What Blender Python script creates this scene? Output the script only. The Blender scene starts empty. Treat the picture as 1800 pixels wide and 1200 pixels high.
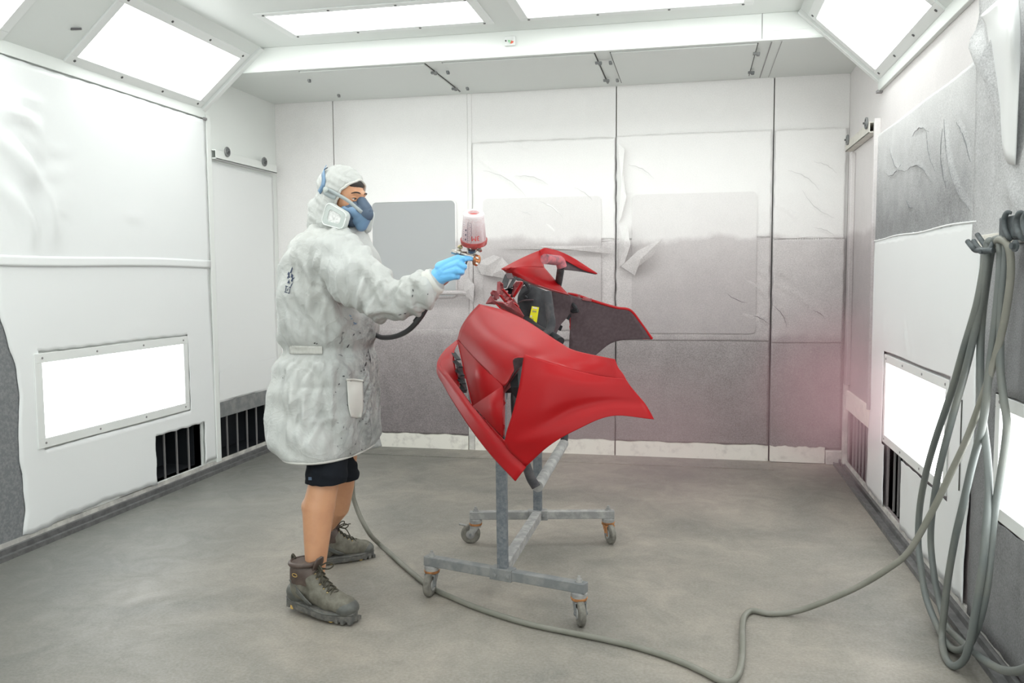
import bpy, bmesh, math, random
import numpy as np
from mathutils import Vector, Matrix
from mathutils.bvhtree import BVHTree
random.seed(7); rng = np.random.default_rng(7)
S = bpy.context.scene
COL = S.collection

# ------------------------------------------------------------------ camera
F, YAW, PITCH, ROLL, CH = 1483.1, -0.21177, 0.076366, -0.006555, 1.35
cy, sy, cp, sp, cr, sr = (math.cos(YAW), math.sin(YAW), math.cos(PITCH), math.sin(PITCH), math.cos(ROLL), math.sin(ROLL))
FW = np.array([sy*cp, cy*cp, -sp]); R0 = np.array([cy, -sy, 0.0]); U0 = np.cross(R0, FW)
RT = cr*R0 + sr*U0; UP = -sr*R0 + cr*U0
cam_d = bpy.data.cameras.new('camera'); cam = bpy.data.objects.new('camera', cam_d); COL.objects.link(cam)
cam_d.sensor_width = 36; cam_d.lens = F/1800*36; cam_d.clip_start = .05
cam.matrix_world = Matrix(((RT[0], UP[0], -FW[0], 0), (RT[1], UP[1], -FW[1], 0), (RT[2], UP[2], -FW[2], CH), (0, 0, 0, 1)))
S.camera = cam
# ------------------------------------------------------------------ world, exposure
w = bpy.data.worlds.new('world'); S.world = w; w.use_nodes = True
w.node_tree.nodes['Background'].inputs[0].default_value = (.95, 1, .98, 1)
w.node_tree.nodes['Background'].inputs[1].default_value = 1.0
S.view_settings.view_transform = 'Standard'; S.view_settings.look = 'None'
S.view_settings.gamma = 1; S.view_settings.use_curve_mapping = False
S.view_settings.exposure = 1.08
S.cycles.volume_bounces = 1; S.cycles.max_bounces = 8; S.cycles.diffuse_bounces = 5
S.cycles.volume_step_rate = 2.0
LAMP = 3.4        # emission of the booth's ceiling light panels
LAMPW = 2.6       # emission of the low wall light boxes

# ------------------------------------------------------------------ measuring helpers
def ray(px, py): return RT*(px-900)/F - UP*(py-600)/F + FW
O = np.array([0, 0, CH])
def at(px, py, Y): d = ray(px, py); return O + d*Y/d[1]
def onx(px, py, x): d = ray(px, py); return O + d*x/d[0]
def onz(px, py, z): d = ray(px, py); return O + d*(z-CH)/d[2]
def V(*a): return np.array(a, float)
def nrm(v): v = np.asarray(v, float); return v/max(np.linalg.norm(v), 1e-9)

# ------------------------------------------------------------------ materials
def new_mat(name):
    m = bpy.data.materials.new(name); m.use_nodes = True
    nt = m.node_tree; return m, nt, nt.nodes['Principled BSDF']
def N(nt, t, **kw):
    n = nt.nodes.new(t)
    for k, v in kw.items():
        if k.startswith('i_'):
            n.inputs[k[2:].replace('_', ' ')].default_value = v
        else: setattr(n, k, v)
    return n
def ramp(nt, fac, stops, interp='LINEAR'):
    r = nt.nodes.new('ShaderNodeValToRGB'); r.color_ramp.interpolation = interp
    e = r.color_ramp.elements
    while len(e) < len(stops): e.new(0.5)
    for el, (p, c) in zip(e, stops):
        el.position = p; el.color = (c, c, c, 1) if not hasattr(c, '__len__') else (*c, 1)
    nt.links.new(fac, r.inputs[0]); return r.outputs[0]
def mixc(nt, fac, a, b, mode='MIX'):
    m = nt.nodes.new('ShaderNodeMix'); m.data_type = 'RGBA'; m.blend_type = mode
    for sock, val in ((m.inputs[0], fac), (m.inputs[6], a), (m.inputs[7], b)):
        if hasattr(val, 'links'): nt.links.new(val, sock)
        elif hasattr(val, '__len__'): sock.default_value = (*val, 1) if len(val) == 3 else val
        else: sock.default_value = val
    return m.outputs[2]
def mth(nt, op, a, b=None):
    m = nt.nodes.new('ShaderNodeMath'); m.operation = op
    for s, v in ((m.inputs[0], a), (m.inputs[1], b)):
        if v is None: continue
        if hasattr(v, 'links'): nt.links.new(v, s)
        else: s.default_value = v
    return m.outputs[0]
def noise(nt, scale, detail=4, rough=.55, vec=None, dist=0):
    n = nt.nodes.new('ShaderNodeTexNoise'); n.inputs['Scale'].default_value = scale
    n.inputs['Detail'].default_value = detail; n.inputs['Roughness'].default_value = rough; n.inputs['Distortion'].default_value = dist
    if vec is not None: nt.links.new(vec, n.inputs['Vector'])
    return n.outputs[0]
def pos(nt): return nt.nodes.new('ShaderNodeNewGeometry').outputs['Position']
def mapped(nt, sc):
    mp = nt.nodes.new('ShaderNodeMapping'); mp.inputs['Scale'].default_value = sc
    nt.links.new(pos(nt), mp.inputs['Vector']); return mp.outputs[0]
def maprange(nt, v, a, b, c=0, d=1, smooth=True):
    m = nt.nodes.new('ShaderNodeMapRange'); m.interpolation_type = 'SMOOTHSTEP' if smooth else 'LINEAR'
    nt.links.new(v, m.inputs[0])
    for i, x in zip((1, 2, 3, 4), (a, b, c, d)): m.inputs[i].default_value = x
    return m.outputs[0]
def bump(nt, b, h, strength, dist=.01):
    n = nt.nodes.new('ShaderNodeBump'); n.inputs['Strength'].default_value = strength; n.inputs['Distance'].default_value = dist
    nt.links.new(h, n.inputs['Height']); nt.links.new(n.outputs[0], b.inputs['Normal'])
def mat(name, col, rough=.5, metal=0, var=0, vs=8, col2=None, bs=0, bscale=60, coat=0, spec=.5, lo=.42, hi=.62, **kw):
    m, nt, b = new_mat(name)
    b.inputs['Base Color'].default_value = (*col, 1); b.inputs['Roughness'].default_value = rough
    b.inputs['Metallic'].default_value = metal; b.inputs['Coat Weight'].default_value = coat
    b.inputs['Specular IOR Level'].default_value = spec
    if var:
        c2 = col2 if col2 else tuple(c*(1-var) for c in col)
        f = ramp(nt, noise(nt, vs, 5, .6, pos(nt)), [(lo, 0), (hi, 1)])
        f = mth(nt, 'MULTIPLY', f, var if col2 else 1)
        nt.links.new(mixc(nt, f, col, c2), b.inputs['Base Color'])
    if bs: bump(nt, b, noise(nt, bscale, 4, .6, pos(nt)), bs, .004)
    return m
def emis(name, col, s):
    m, nt, b = new_mat(name); b.inputs['Base Color'].default_value = (*col, 1)
    b.inputs['Emission Color'].default_value = (*col, 1); b.inputs['Emission Strength'].default_value = s
    b.inputs['Roughness'].default_value = .3
    return m
M = {}
M['panel'] = mat('white_painted_metal', (.80, .825, .80), .38, bs=.04, bscale=90)
M['ceil'] = mat('ceiling_white', (.74, .77, .745), .45, bs=.04, bscale=90)
M['frame'] = mat('lamp_frame_white', (.78, .80, .785), .35)
M['film'] = mat('white_protective_film', (.82, .835, .83), .32, bs=.05, bscale=14)
M['film_bright'] = mat('fresh_white_film', (.83, .85, .85), .3, bs=.05, bscale=14)
M['lamp'] = emis('light_panel_glow', (.97, 1, .985), LAMP)
M['lampw'] = emis('light_box_glow', (.97, 1, 1), LAMPW)
M['screw'] = mat('dark_screw', (.12, .12, .12), .5, .6)
M['gap'] = mat('dark_joint', (.08, .08, .075), .8)
M['cavity'] = mat('vent_dark', (.012, .015, .02), .7)
M['bar'] = mat('vent_bar_metal', (.30, .29, .29), .5, .3)
M['steel'] = mat('galvanised_steel', (.20, .21, .215), .6, .3, var=.5, vs=14, col2=(.36, .355, .34), bs=.2, bscale=90)
M['chan'] = mat('floor_channel_steel', (.17, .17, .17), .6, .2, var=.3, vs=20)
M['rough_strip'] = mat('chalky_base_strip', (.72, .70, .64), .8, var=.5, vs=16, col2=(.38, .36, .33), bs=.2, bscale=40, lo=.52, hi=.7)
M['rough_grey'] = mat('weathered_base_strip', (.42, .41, .39), .8, var=.7, vs=12, col2=(.7, .69, .64), bs=.2, bscale=40)

def overspray(name, axis, stops, tint=(.96, .9, .9), tintlow=(1, .865, .88), speck=.35, lo=0., hi=2.74, side=None, sscale=55, bscale=30):
    """white film with dried overspray; stops are grey levels by height; side=(axis, a, b, k): level factor along the wall"""
    m, nt, b = new_mat(name)
    sep = nt.nodes.new('ShaderNodeSeparateXYZ'); p = pos(nt); nt.links.new(p, sep.inputs[0])
    nz = noise(nt, 2.2, 4, .6, p)
    h = mth(nt, 'ADD', sep.outputs[2], mth(nt, 'MULTIPLY', mth(nt, 'SUBTRACT', nz, .5), .22))
    g = ramp(nt, maprange(nt, h, lo, hi, 0, 1, False), stops)
    if side:
        side = list(side)
        f = maprange(nt, sep.outputs[side[0]], side[1], side[2], 0, 1)
        g = mixc(nt, f, g, (side[3],)*3)
    # tint grows where the coat of overspray is thick
    dens = mth(nt, 'SUBTRACT', 1, g)
    c = mixc(nt, mth(nt, 'MULTIPLY', dens, 1.1), (1, 1, .985), tintlow)
    c = mixc(nt, 1, g, c, 'MULTIPLY')
    s1 = ramp(nt, noise(nt, sscale*2.2, 3, .8, p), [(.36, 0), (.64, 1)]); s2 = noise(nt, 9, 5, .7, p)
    sf = mth(nt, 'ADD', mth(nt, 'MULTIPLY', mth(nt, 'SUBTRACT', s1, .5), 1.1), mth(nt, 'MULTIPLY', mth(nt, 'SUBTRACT', s2, .5), 1.3))
    k = mth(nt, 'ADD', 1, mth(nt, 'MULTIPLY', mth(nt, 'MULTIPLY', sf, speck), dens))
    comb = nt.nodes.new('ShaderNodeCombineXYZ')
    for i in range(3): nt.links.new(k, comb.inputs[i])
    c = mixc(nt, 1, c, comb.outputs[0], 'MULTIPLY')
    nt.links.new(c, b.inputs['Base Color'])
    nt.links.new(maprange(nt, dens, 0, .6, .35, .85), b.inputs['Roughness'])
    bump(nt, b, noise(nt, bscale, 5, .7, p), .12, .004)
    return m
M['os_back'] = overspray('back_wall_overspray', 0, [(0, .20), (.08, .20), (.2, .235), (.30, .29), (.325, .33), (.34, .42), (.48, .53), (.585, .62), (.60, .86), (.72, .93), (1, .90)], side=(0, -2.55, -2.78, .86), speck=.6)
M['os_mid'] = M['os_back']
M['os_win'] = mat('film_over_window', (.44, .45, .455), .4, bs=.06, bscale=40)
M['os_win2'] = overspray('film_over_far_window', 0, [(0, .22), (.3, .29), (.34, .38), (.45, .44), (.585, .58), (.60, .79), (.72, .85), (1, .85)])
M['os_right'] = overspray('right_wall_overspray', 1, [(0, .27), (.3, .30), (.55, .27), (.60, .28), (.66, .42), (.74, .62), (.80, .74), (1, .80)], tintlow=(.97, .98, 1), side=(1, 3.8, 3.3, .48), speck=.8, sscale=70)
M['os_rback'] = overspray('right_back_overspray', 1, [(0, .27), (.3, .33), (.55, .42), (.585, .50), (.60, .66), (.75, .74), (1, .8)], tintlow=(1, .86, .88))
M['os_rnear'] = overspray('right_near_overspray', 1, [(0, .20), (.3, .24), (.55, .33), (.62, .5), (.7, .6), (1, .72)], tintlow=(.96, .97, 1), speck=.6, sscale=80)
M['fold_shade_up'] = mat('pale_fold_shade', (.70, .69, .68), .8); M['fold_shade_low'] = mat('mauve_fold_shade', (.23, .20, .205), .8); M['fold_shade_dk'] = mat('grey_fold_shade', (.25, .255, .26), .8)  # colours of the shade lines painted along film folds
M['os_dark'] = mat('bare_grey_panel', (.17, .18, .19), .85, var=.5, vs=70, col2=(.3, .3, .3), bs=.3, bscale=80)

def floor_mat():
    m, nt, b = new_mat('booth_floor')
    p = pos(nt)
    n1 = noise(nt, .9, 6, .6, p, .6); n2 = noise(nt, 5, 6, .7, p, 1.0); n3 = noise(nt, 90, 3, .7, p); n4 = noise(nt, 11, 6, .8, mapped(nt, (1, .7, 1)), .8)
    c = ramp(nt, n1, [(.33, (.135, .130, .112)), (.5, (.245, .222, .186)), (.64, (.34, .302, .252))])
    c = mixc(nt, mth(nt, 'MULTIPLY', ramp(nt, n2, [(.4, 0), (.68, 1)]), .4), c, (.15, .15, .13))
    c = mixc(nt, mth(nt, 'MULTIPLY', ramp(nt, n4, [(.5, 0), (.75, 1)]), .30), c, (.37, .335, .28))
    c = mixc(nt, .16, c, ramp(nt, n3, [(.35, .06), (.65, .42)]))
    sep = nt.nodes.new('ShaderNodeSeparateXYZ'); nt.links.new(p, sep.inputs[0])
    # light falloff toward the left wall, painted into the floor colour
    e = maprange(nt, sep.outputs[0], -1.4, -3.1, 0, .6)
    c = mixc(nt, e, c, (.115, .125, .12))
    nt.links.new(c, b.inputs['Base Color'])
    nt.links.new(ramp(nt, n2, [(.3, .42), (.7, .62)]), b.inputs['Roughness'])
    bump(nt, b, mth(nt, 'ADD', n2, mth(nt, 'MULTIPLY', n3, .4)), .12, .006)
    return m
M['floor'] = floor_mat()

# ------------------------------------------------------------------ mesh helpers
class MB:
    def __init__(s): s.v = []; s.f = []; s.m = []
    def add(s, v, f, mi=0):
        o = len(s.v); s.v += [tuple(map(float, x)) for x in v]; s.f += [tuple(i+o for i in q) for q in f]; s.m += [mi]*len(f); return s
    def box(s, a, b, mi=0):
        (x0, y0, z0), (x1, y1, z1) = a, b
        x0, x1 = min(x0, x1), max(x0, x1); y0, y1 = min(y0, y1), max(y0, y1); z0, z1 = min(z0, z1), max(z0, z1)
        v = [(x0, y0, z0), (x1, y0, z0), (x1, y1, z0), (x0, y1, z0), (x0, y0, z1), (x1, y0, z1), (x1, y1, z1), (x0, y1, z1)]
        return s.add(v, [(0, 3, 2, 1), (4, 5, 6, 7), (0, 1, 5, 4), (1, 2, 6, 5), (2, 3, 7, 6), (3, 0, 4, 7)], mi)
    def obox(s, c, ax, ay, az, mi=0):
        """oriented box: centre and three half-axis vectors"""
        c, ax, ay, az = map(np.asarray, (c, ax, ay, az))
        v = [c+i*ax+j*ay+k*az for k in (-1, 1) for (i, j) in ((-1, -1), (1, -1), (1, 1), (-1, 1))]
        return s.add(v, [(0, 3, 2, 1), (4, 5, 6, 7), (0, 1, 5, 4), (1, 2, 6, 5), (2, 3, 7, 6), (3, 0, 4, 7)], mi)
    def beam(s, p, q, wd, ht, up=(0, 0, 1), mi=0):
        p, q = np.asarray(p, float), np.asarray(q, float); d = nrm(q-p); sd = nrm(np.cross(d, up)); u = np.cross(sd, d)
        return s.obox((p+q)/2, (q-p)/2, sd*wd/2, u*ht/2, mi)
    def lathe(s, p, axis, prof, n=20, mi=0):
        """prof: [(distance along axis, radius)]"""
        p = np.asarray(p, float); a = nrm(axis); t = nrm(np.cross(a, (0, 0, 1) if abs(a[2]) < .9 else (1, 0, 0))); u = np.cross(a, t)
        v = []; f = []
        for (h, r) in prof:
            for k in range(n):
                an = 2*math.pi*k/n; v.append(p+a*h+(t*math.cos(an)+u*math.sin(an))*max(r, 1e-4))
        for i in range(len(prof)-1):
            for k in range(n):
                k2 = (k+1) % n; f.append((i*n+k, i*n+k2, (i+1)*n+k2, (i+1)*n+k))
        f.append(tuple(reversed(range(n)))); f.append(tuple((len(prof)-1)*n+k for k in range(n)))
        return s.add(v, f, mi)
    def cyl(s, p, q, r, n=16, mi=0, r2=None):
        d = np.asarray(q, float)-np.asarray(p, float); L = np.linalg.norm(d)
        return s.lathe(p, d, [(0, r), (L, r if r2 is None else r2)], n, mi)
    def tube(s, pts, r, n=10, mi=0, sm=8, closed=False):
        P = crom(pts, sm, closed) if sm > 1 else np.array(pts, float)
        rr = r if hasattr(r, '__len__') else None
        if rr is not None: rr = np.interp(np.linspace(0, 1, len(P)), np.linspace(0, 1, len(rr)), rr)
        T = np.gradient(P, axis=0); T /= np.maximum(np.linalg.norm(T, axis=1)[:, None], 1e-9)
        t0 = T[0]; u = nrm(np.cross(t0, (0, 0, 1) if abs(t0[2]) < .9 else (1, 0, 0)))
        v = []; f = []
        for i, (p, t) in enumerate(zip(P, T)):
            u = nrm(u-t*(u@t)); w_ = np.cross(t, u); ri = rr[i] if rr is not None else r
            for k in range(n):
                an = 2*math.pi*k/n; v.append(p+(u*math.cos(an)+w_*math.sin(an))*ri)
        for i in range(len(P)-1):
            for k in range(n):
                k2 = (k+1) % n; f.append((i*n+k, i*n+k2, (i+1)*n+k2, (i+1)*n+k))
        f.append(tuple(reversed(range(n)))); f.append(tuple((len(P)-1)*n+k for k in range(n)))
        return s.add(v, f, mi)
    def ell(s, c, r, rot=None, nu=20, nv=12, mi=0):
        c = np.asarray(c, float); r = np.asarray(r, float)*np.ones(3); v = []; f = []
        for i in range(nv+1):
            th = math.pi*i/nv
            for k in range(nu):
                ph = 2*math.pi*k/nu; x = np.array([math.sin(th)*math.cos(ph), math.sin(th)*math.sin(ph), math.cos(th)])*r
                v.append(c+(rot@x if rot is not None else x))
        for i in range(nv):
            for k in range(nu):
                k2 = (k+1) % nu; f.append((i*nu+k, (i+1)*nu+k, (i+1)*nu+k2, i*nu+k2))
        return s.add(v, f, mi)
    def cap(s, p, q, r0, r1=None, n=16):
        """tapered capsule"""
        r1 = r0 if r1 is None else r1; p = np.asarray(p, float); q = np.asarray(q, float); L = np.linalg.norm(q-p)
        pr = [(-r0*math.cos(a), r0*math.sin(a)) for a in np.linspace(.05, math.pi/2, 6)]
        pr += [(L+r1*math.sin(a), r1*math.cos(a)) for a in np.linspace(0, math.pi/2-.05, 6)]
        return s.lathe(p, q-p, pr, n)
    def chain(s, pts, rs, n=16):
        for i in range(len(pts)-1): s.cap(pts[i], pts[i+1], rs[i], rs[i+1], n)
        return s
def crom(pts, sm, closed=False):
    P = np.array(pts, float)
    if closed: P = np.vstack([P[-1], P, P[0], P[1]])
    else: P = np.vstack([2*P[0]-P[1], P, 2*P[-1]-P[-2]])
    out = []
    for i in range(1, len(P)-2):
        for k in range(sm):
            t = k/sm
            out.append(.5*((2*P[i])+(-P[i-1]+P[i+1])*t+(2*P[i-1]-5*P[i]+4*P[i+1]-P[i+2])*t*t+(-P[i-1]+3*P[i]-3*P[i+1]+P[i+2])*t**3))
    out.append(P[-2]); return np.array(out)
def tag(o, label=None, cat=None, group=None, kind=None):
    for k, v in (('label', label), ('category', cat), ('group', group), ('kind', kind)):
        if v: o[k] = v
    return o
def mk(name, mb, mats, parent=None, smooth=False, bevel=0, solid=None, **t):
    me = bpy.data.meshes.new(name); me.from_pydata(mb.v, [], mb.f); me.update()
    mats = mats if isinstance(mats, (list, tuple)) else [mats]
    for m in mats: me.materials.append(M[m] if isinstance(m, str) else m)
    if len(mats) > 1 and mb.m: me.polygons.foreach_set('material_index', [min(i, len(mats)-1) for i in mb.m])
    if smooth:
        me.polygons.foreach_set('use_smooth', [True]*len(me.polygons))
        if smooth != 2: me.set_sharp_from_angle(angle=math.radians(40))
    o = bpy.data.objects.new(name, me); COL.objects.link(o)
    if parent is not None: o.parent = parent; o.matrix_parent_inverse = Matrix.Translation(-Vector(parent_loc(parent)))
    if solid:
        md = o.modifiers.new('thickness', 'SOLIDIFY'); md.thickness = solid[0]; md.offset = solid[1] if len(solid) > 1 else -1
        if len(solid) > 2: md.material_offset = solid[2]; md.material_offset_rim = 0
    if bevel:
        md = o.modifiers.new('bevel', 'BEVEL'); md.width = bevel; md.segments = 2; md.limit_method = 'ANGLE'
    return tag(o, **t)
def parent_loc(p):
    return Vector(p.location) if p.parent is None else Vector((0, 0, 0))
def thing(name, label, cat, loc=(0, 0, 0), group=None, kind=None):
    o = bpy.data.objects.new(name, None); COL.objects.link(o); o.location = loc; o.empty_display_size = .1
    return tag(o, label, cat, group, kind)
def remesh(mb, voxel, smooth=3, fac=.5):
    me = bpy.data.meshes.new('tmp'); me.from_pydata(mb.v, [], mb.f)
    o = bpy.data.objects.new('tmp', me); COL.objects.link(o)
    md = o.modifiers.new('r', 'REMESH'); md.mode = 'VOXEL'; md.voxel_size = voxel
    if smooth: ms = o.modifiers.new('s', 'SMOOTH'); ms.iterations = smooth; ms.factor = fac
    dg = bpy.context.evaluated_depsgraph_get(); ev = o.evaluated_get(dg); m2 = ev.to_mesh()
    v = np.empty(len(m2.vertices)*3); m2.vertices.foreach_get('co', v); f = [tuple(p.vertices) for p in m2.polygons]
    n = np.empty(len(m2.vertices)*3); m2.vertex_normals.foreach_get('vector', n)
    ev.to_mesh_clear(); bpy.data.objects.remove(o); bpy.data.meshes.remove(me)
    return v.reshape(-1, 3), f, n.reshape(-1, 3)
def from_vf(v, f, mi=0): b = MB(); b.add(v, f, mi); return b
def patch(rows, sub=6, world=False):
    """rows of (px, py, Y) control points -> smooth surface"""
    G = np.array([[(p if world else at(*p)) for p in r] for r in rows], float)
    A = np.array([crom(r, sub) for r in G]); B = np.array([crom(A[:, j], sub) for j in range(A.shape[1])]).transpose(1, 0, 2)
    nr, nc = B.shape[:2]
    f = [(i*nc+j, i*nc+j+1, (i+1)*nc+j+1, (i+1)*nc+j) for i in range(nr-1) for j in range(nc-1)]
    return B.reshape(-1, 3), f
def fan(pts, world=False):
    P = [p if world else at(*p) for p in pts]; return np.array(P), [tuple(range(len(P)))]
def poly_decal(name, polys, bvh, parent, matn, off=.0012, **t):
    """flat print lying on a surface: each outline point is dropped on it"""
    b = MB()
    for poly in polys:
        P = []
        for (x, y) in poly:
            d = nrm(ray(x, y)); h = bvh.ray_cast(Vector(O), Vector(d))
            if h[0] is None: P = []; break
            P.append(np.array(h[0])-d*off*2)
        if P: b.add(P, [tuple(range(len(P)))])
    if b.v: return mk(name, b, matn, parent, **t)
def holed(u, v, holes, du=.5, dv=.5):
    """cells of a rectangle with rectangular holes"""
    us = sorted({*u, *[h[0] for h in holes], *[h[1] for h in holes]}); vs = sorted({*v, *[h[2] for h in holes], *[h[3] for h in holes]})
    us = [a for a in us if u[0] <= a <= u[1]]; vs = [a for a in vs if v[0] <= a <= v[1]]
    return [(us[i], us[i+1], vs[j], vs[j+1]) for i in range(len(us)-1) for j in range(len(vs)-1)
            if not any(h[0]-1e-6 <= us[i] and us[i+1] <= h[1]+1e-6 and h[2]-1e-6 <= vs[j] and vs[j+1] <= h[3]+1e-6 for h in holes)]
def hashn(x, y, s):
    return (np.sin(x*12.9898*s+y*78.233)+np.sin(x*39.3*s-y*11.1+1.7)+np.sin(x*5.1+y*27.2*s+4.1))/3
def film(name, axis, c, u, v, matn, parent, creases=(), holes=(), step=.03, wob=.004, edge=.006, out=.012, thick=.002, edgefn=None, lines=None, **t):
    """sheet of protective film on a wall plane. axis 'x': plane x=c, u is y; axis 'y': plane y=c, u is x. out: side it bulges to."""
    us = sorted({*np.linspace(u[0], u[1], max(2, int((u[1]-u[0])/step))), *[h for q in holes for h in q[:2] if u[0] < h < u[1]]})
    vs = sorted({*np.linspace(v[0], v[1], max(2, int((v[1]-v[0])/step))), *[h for q in holes for h in q[2:] if v[0] < h < v[1]]})
    UU, VV = np.meshgrid(us, vs, indexing='ij')
    D = wob*(hashn(UU*.35, VV*.03, 1.)*.6+hashn(UU*.1, VV*.07, 2.)*.4)+wob
    for (a0, b0, a1, b1, wd, amp) in creases:
        dx, dy = a1-a0, b1-b0; L = max(math.hypot(dx, dy), 1e-6)
        tt = np.clip(((UU-a0)*dx+(VV-b0)*dy)/L**2, 0, 1)
        bow = .10*L*np.sin(tt*math.pi)*(1 if a0*7 % 1 > .5 else -1)
        dist = np.hypot(UU-(a0+tt*dx)+bow*dy/L, VV-(b0+tt*dy)-bow*dx/L)
        sgn = ((UU-a0)*dy-(VV-b0)*dx)/L
        D = D+amp*np.exp(-(dist/wd)**2)*np.sin(np.clip(tt, .02, .98)*math.pi)**.6-.45*amp*np.exp(-((dist-1.6*wd)/wd)**2)*(sgn > 0)*np.sin(tt*math.pi)
    D = np.maximum(D, .0005)
    ju = edge*hashn(UU*.9, VV*.55, 2.3); jv = edge*hashn(VV*.8+3, UU*.6, 2.9)
    if edgefn: UU, VV = edgefn(UU, VV)
    UU2, VV2 = UU+ju, VV+jv
    sgn = 1 if out > 0 else -1
    if axis == 'x': P = np.stack([c+sgn*(abs(out)+D), UU2, VV2], -1)
    else: P = np.stack([UU2, c+sgn*(abs(out)+D), VV2], -1)
    nu, nv = len(us), len(vs); b = MB(); fs = []
    for i in range(nu-1):
        for j in range(nv-1):
            cu, cv = (us[i]+us[i+1])/2, (vs[j]+vs[j+1])/2
            if any(h[0] < cu < h[1] and h[2] < cv < h[3] for h in holes): continue
            q = (i*nv+j, (i+1)*nv+j, (i+1)*nv+j+1, i*nv+j+1)
            flip = (axis == 'x') != (sgn > 0)
            fs.append(q if flip else q[::-1])
    b.add(P.reshape(-1, 3), fs)
    o = mk(name, b, matn, parent, smooth=2, solid=(thick, -1), **t)
    if lines:   # thin tubes paint in the weak fold shading, tinted like overspray dust
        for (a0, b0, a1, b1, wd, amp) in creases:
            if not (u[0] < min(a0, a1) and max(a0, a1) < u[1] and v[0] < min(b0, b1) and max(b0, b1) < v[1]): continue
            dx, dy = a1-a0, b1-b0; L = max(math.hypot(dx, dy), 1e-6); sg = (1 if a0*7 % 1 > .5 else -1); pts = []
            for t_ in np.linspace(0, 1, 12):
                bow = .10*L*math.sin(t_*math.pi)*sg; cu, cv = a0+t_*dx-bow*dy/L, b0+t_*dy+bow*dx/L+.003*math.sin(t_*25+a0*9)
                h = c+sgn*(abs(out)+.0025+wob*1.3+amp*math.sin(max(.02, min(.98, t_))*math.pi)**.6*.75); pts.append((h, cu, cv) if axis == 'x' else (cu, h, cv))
            mk('fold_shade', MB().tube(pts, [.0006, lines[1], .0006], 5, sm=2), lines[0], o, smooth=2)
    return o

# ================================================================== THE ROOM
XL, XR, YB, YF, ZS, ZC, YBM = -3.29, 1.05, 6.32, -1.6, 2.738, 2.887, 5.30
ST = 'structure'
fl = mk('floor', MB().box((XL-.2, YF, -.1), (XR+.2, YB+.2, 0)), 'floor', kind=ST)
mk('threshold_plate', MB().box((-2.5, 6.02, 0), (.56, 6.30, .006)), 'floor', fl, bevel=.002)

# --- back wall: panels with open joints, film above and below tape lines
SEAM = [XL, -2.792, -1.697, -.565, .546, XR]
wb = mk('wall_back', MB().box((XL-.1, YB+.035, 0), (XR+.1, YB+.12, ZC+.1)), 'gap', kind=ST)
for i in range(5):
    x0, x1 = SEAM[i]+(0 if i in (0, 2) else .0035), SEAM[i+1]-(0 if i in (1, 4) else .0035)
    mk('wall_panel', MB().box((x0, YB+.002, .0), (x1, YB+.04, ZS+.02)), 'os_back', wb, bevel=.003)
mk('joint_strip', MB().box((-1.690, YB-.007, .2), (-1.662, YB+.01, ZS)), 'os_back', wb, bevel=.002)
mk('base_post', MB().box((-1.705, YB-.02, 0), (-1.655, YB+.01, .19)), 'rough_grey', wb, bevel=.004)
for x in (-1.19, -.02, .5):   # small studs along the tape line over the windows
    pass
# chalky strips at the foot of the wall
bb = thing('baseboard_back', None, None, (0, YB-.02, 0), kind=ST)
for a, b_ in ((-2.6, -1.708), (-1.652, -.570), (-.560, .540), (.552, .93)):
    m_ = MB(); n_ = 60
    top = [.116+.004*math.sin(k*.31+a*5)+.002*math.sin(k*.83) for k in range(n_+1)]
    xs = np.linspace(a, b_, n_+1)
    for k in range(n_):
        yy = YB-.028
        m_.add([(xs[k], yy, .004), (xs[k+1], yy, .004), (xs[k+1], yy, top[k+1]), (xs[k], yy, top[k]), (xs[k], YB, .004), (xs[k+1], YB, .004), (xs[k+1], YB, top[k+1]), (xs[k], YB, top[k])],
               [(0, 1, 2, 3), (3, 2, 6, 7)]+([(0, 3, 7, 4)] if k == 0 else [])+([(1, 5, 6, 2)] if k == n_-1 else []))
    mk('base_strip', m_, 'rough_strip', bb)
mk('base_kerb', MB().box((.935, YB-.05, 0), (XR, YB, .10)), 'rough_grey', bb, bevel=.006)

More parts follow.
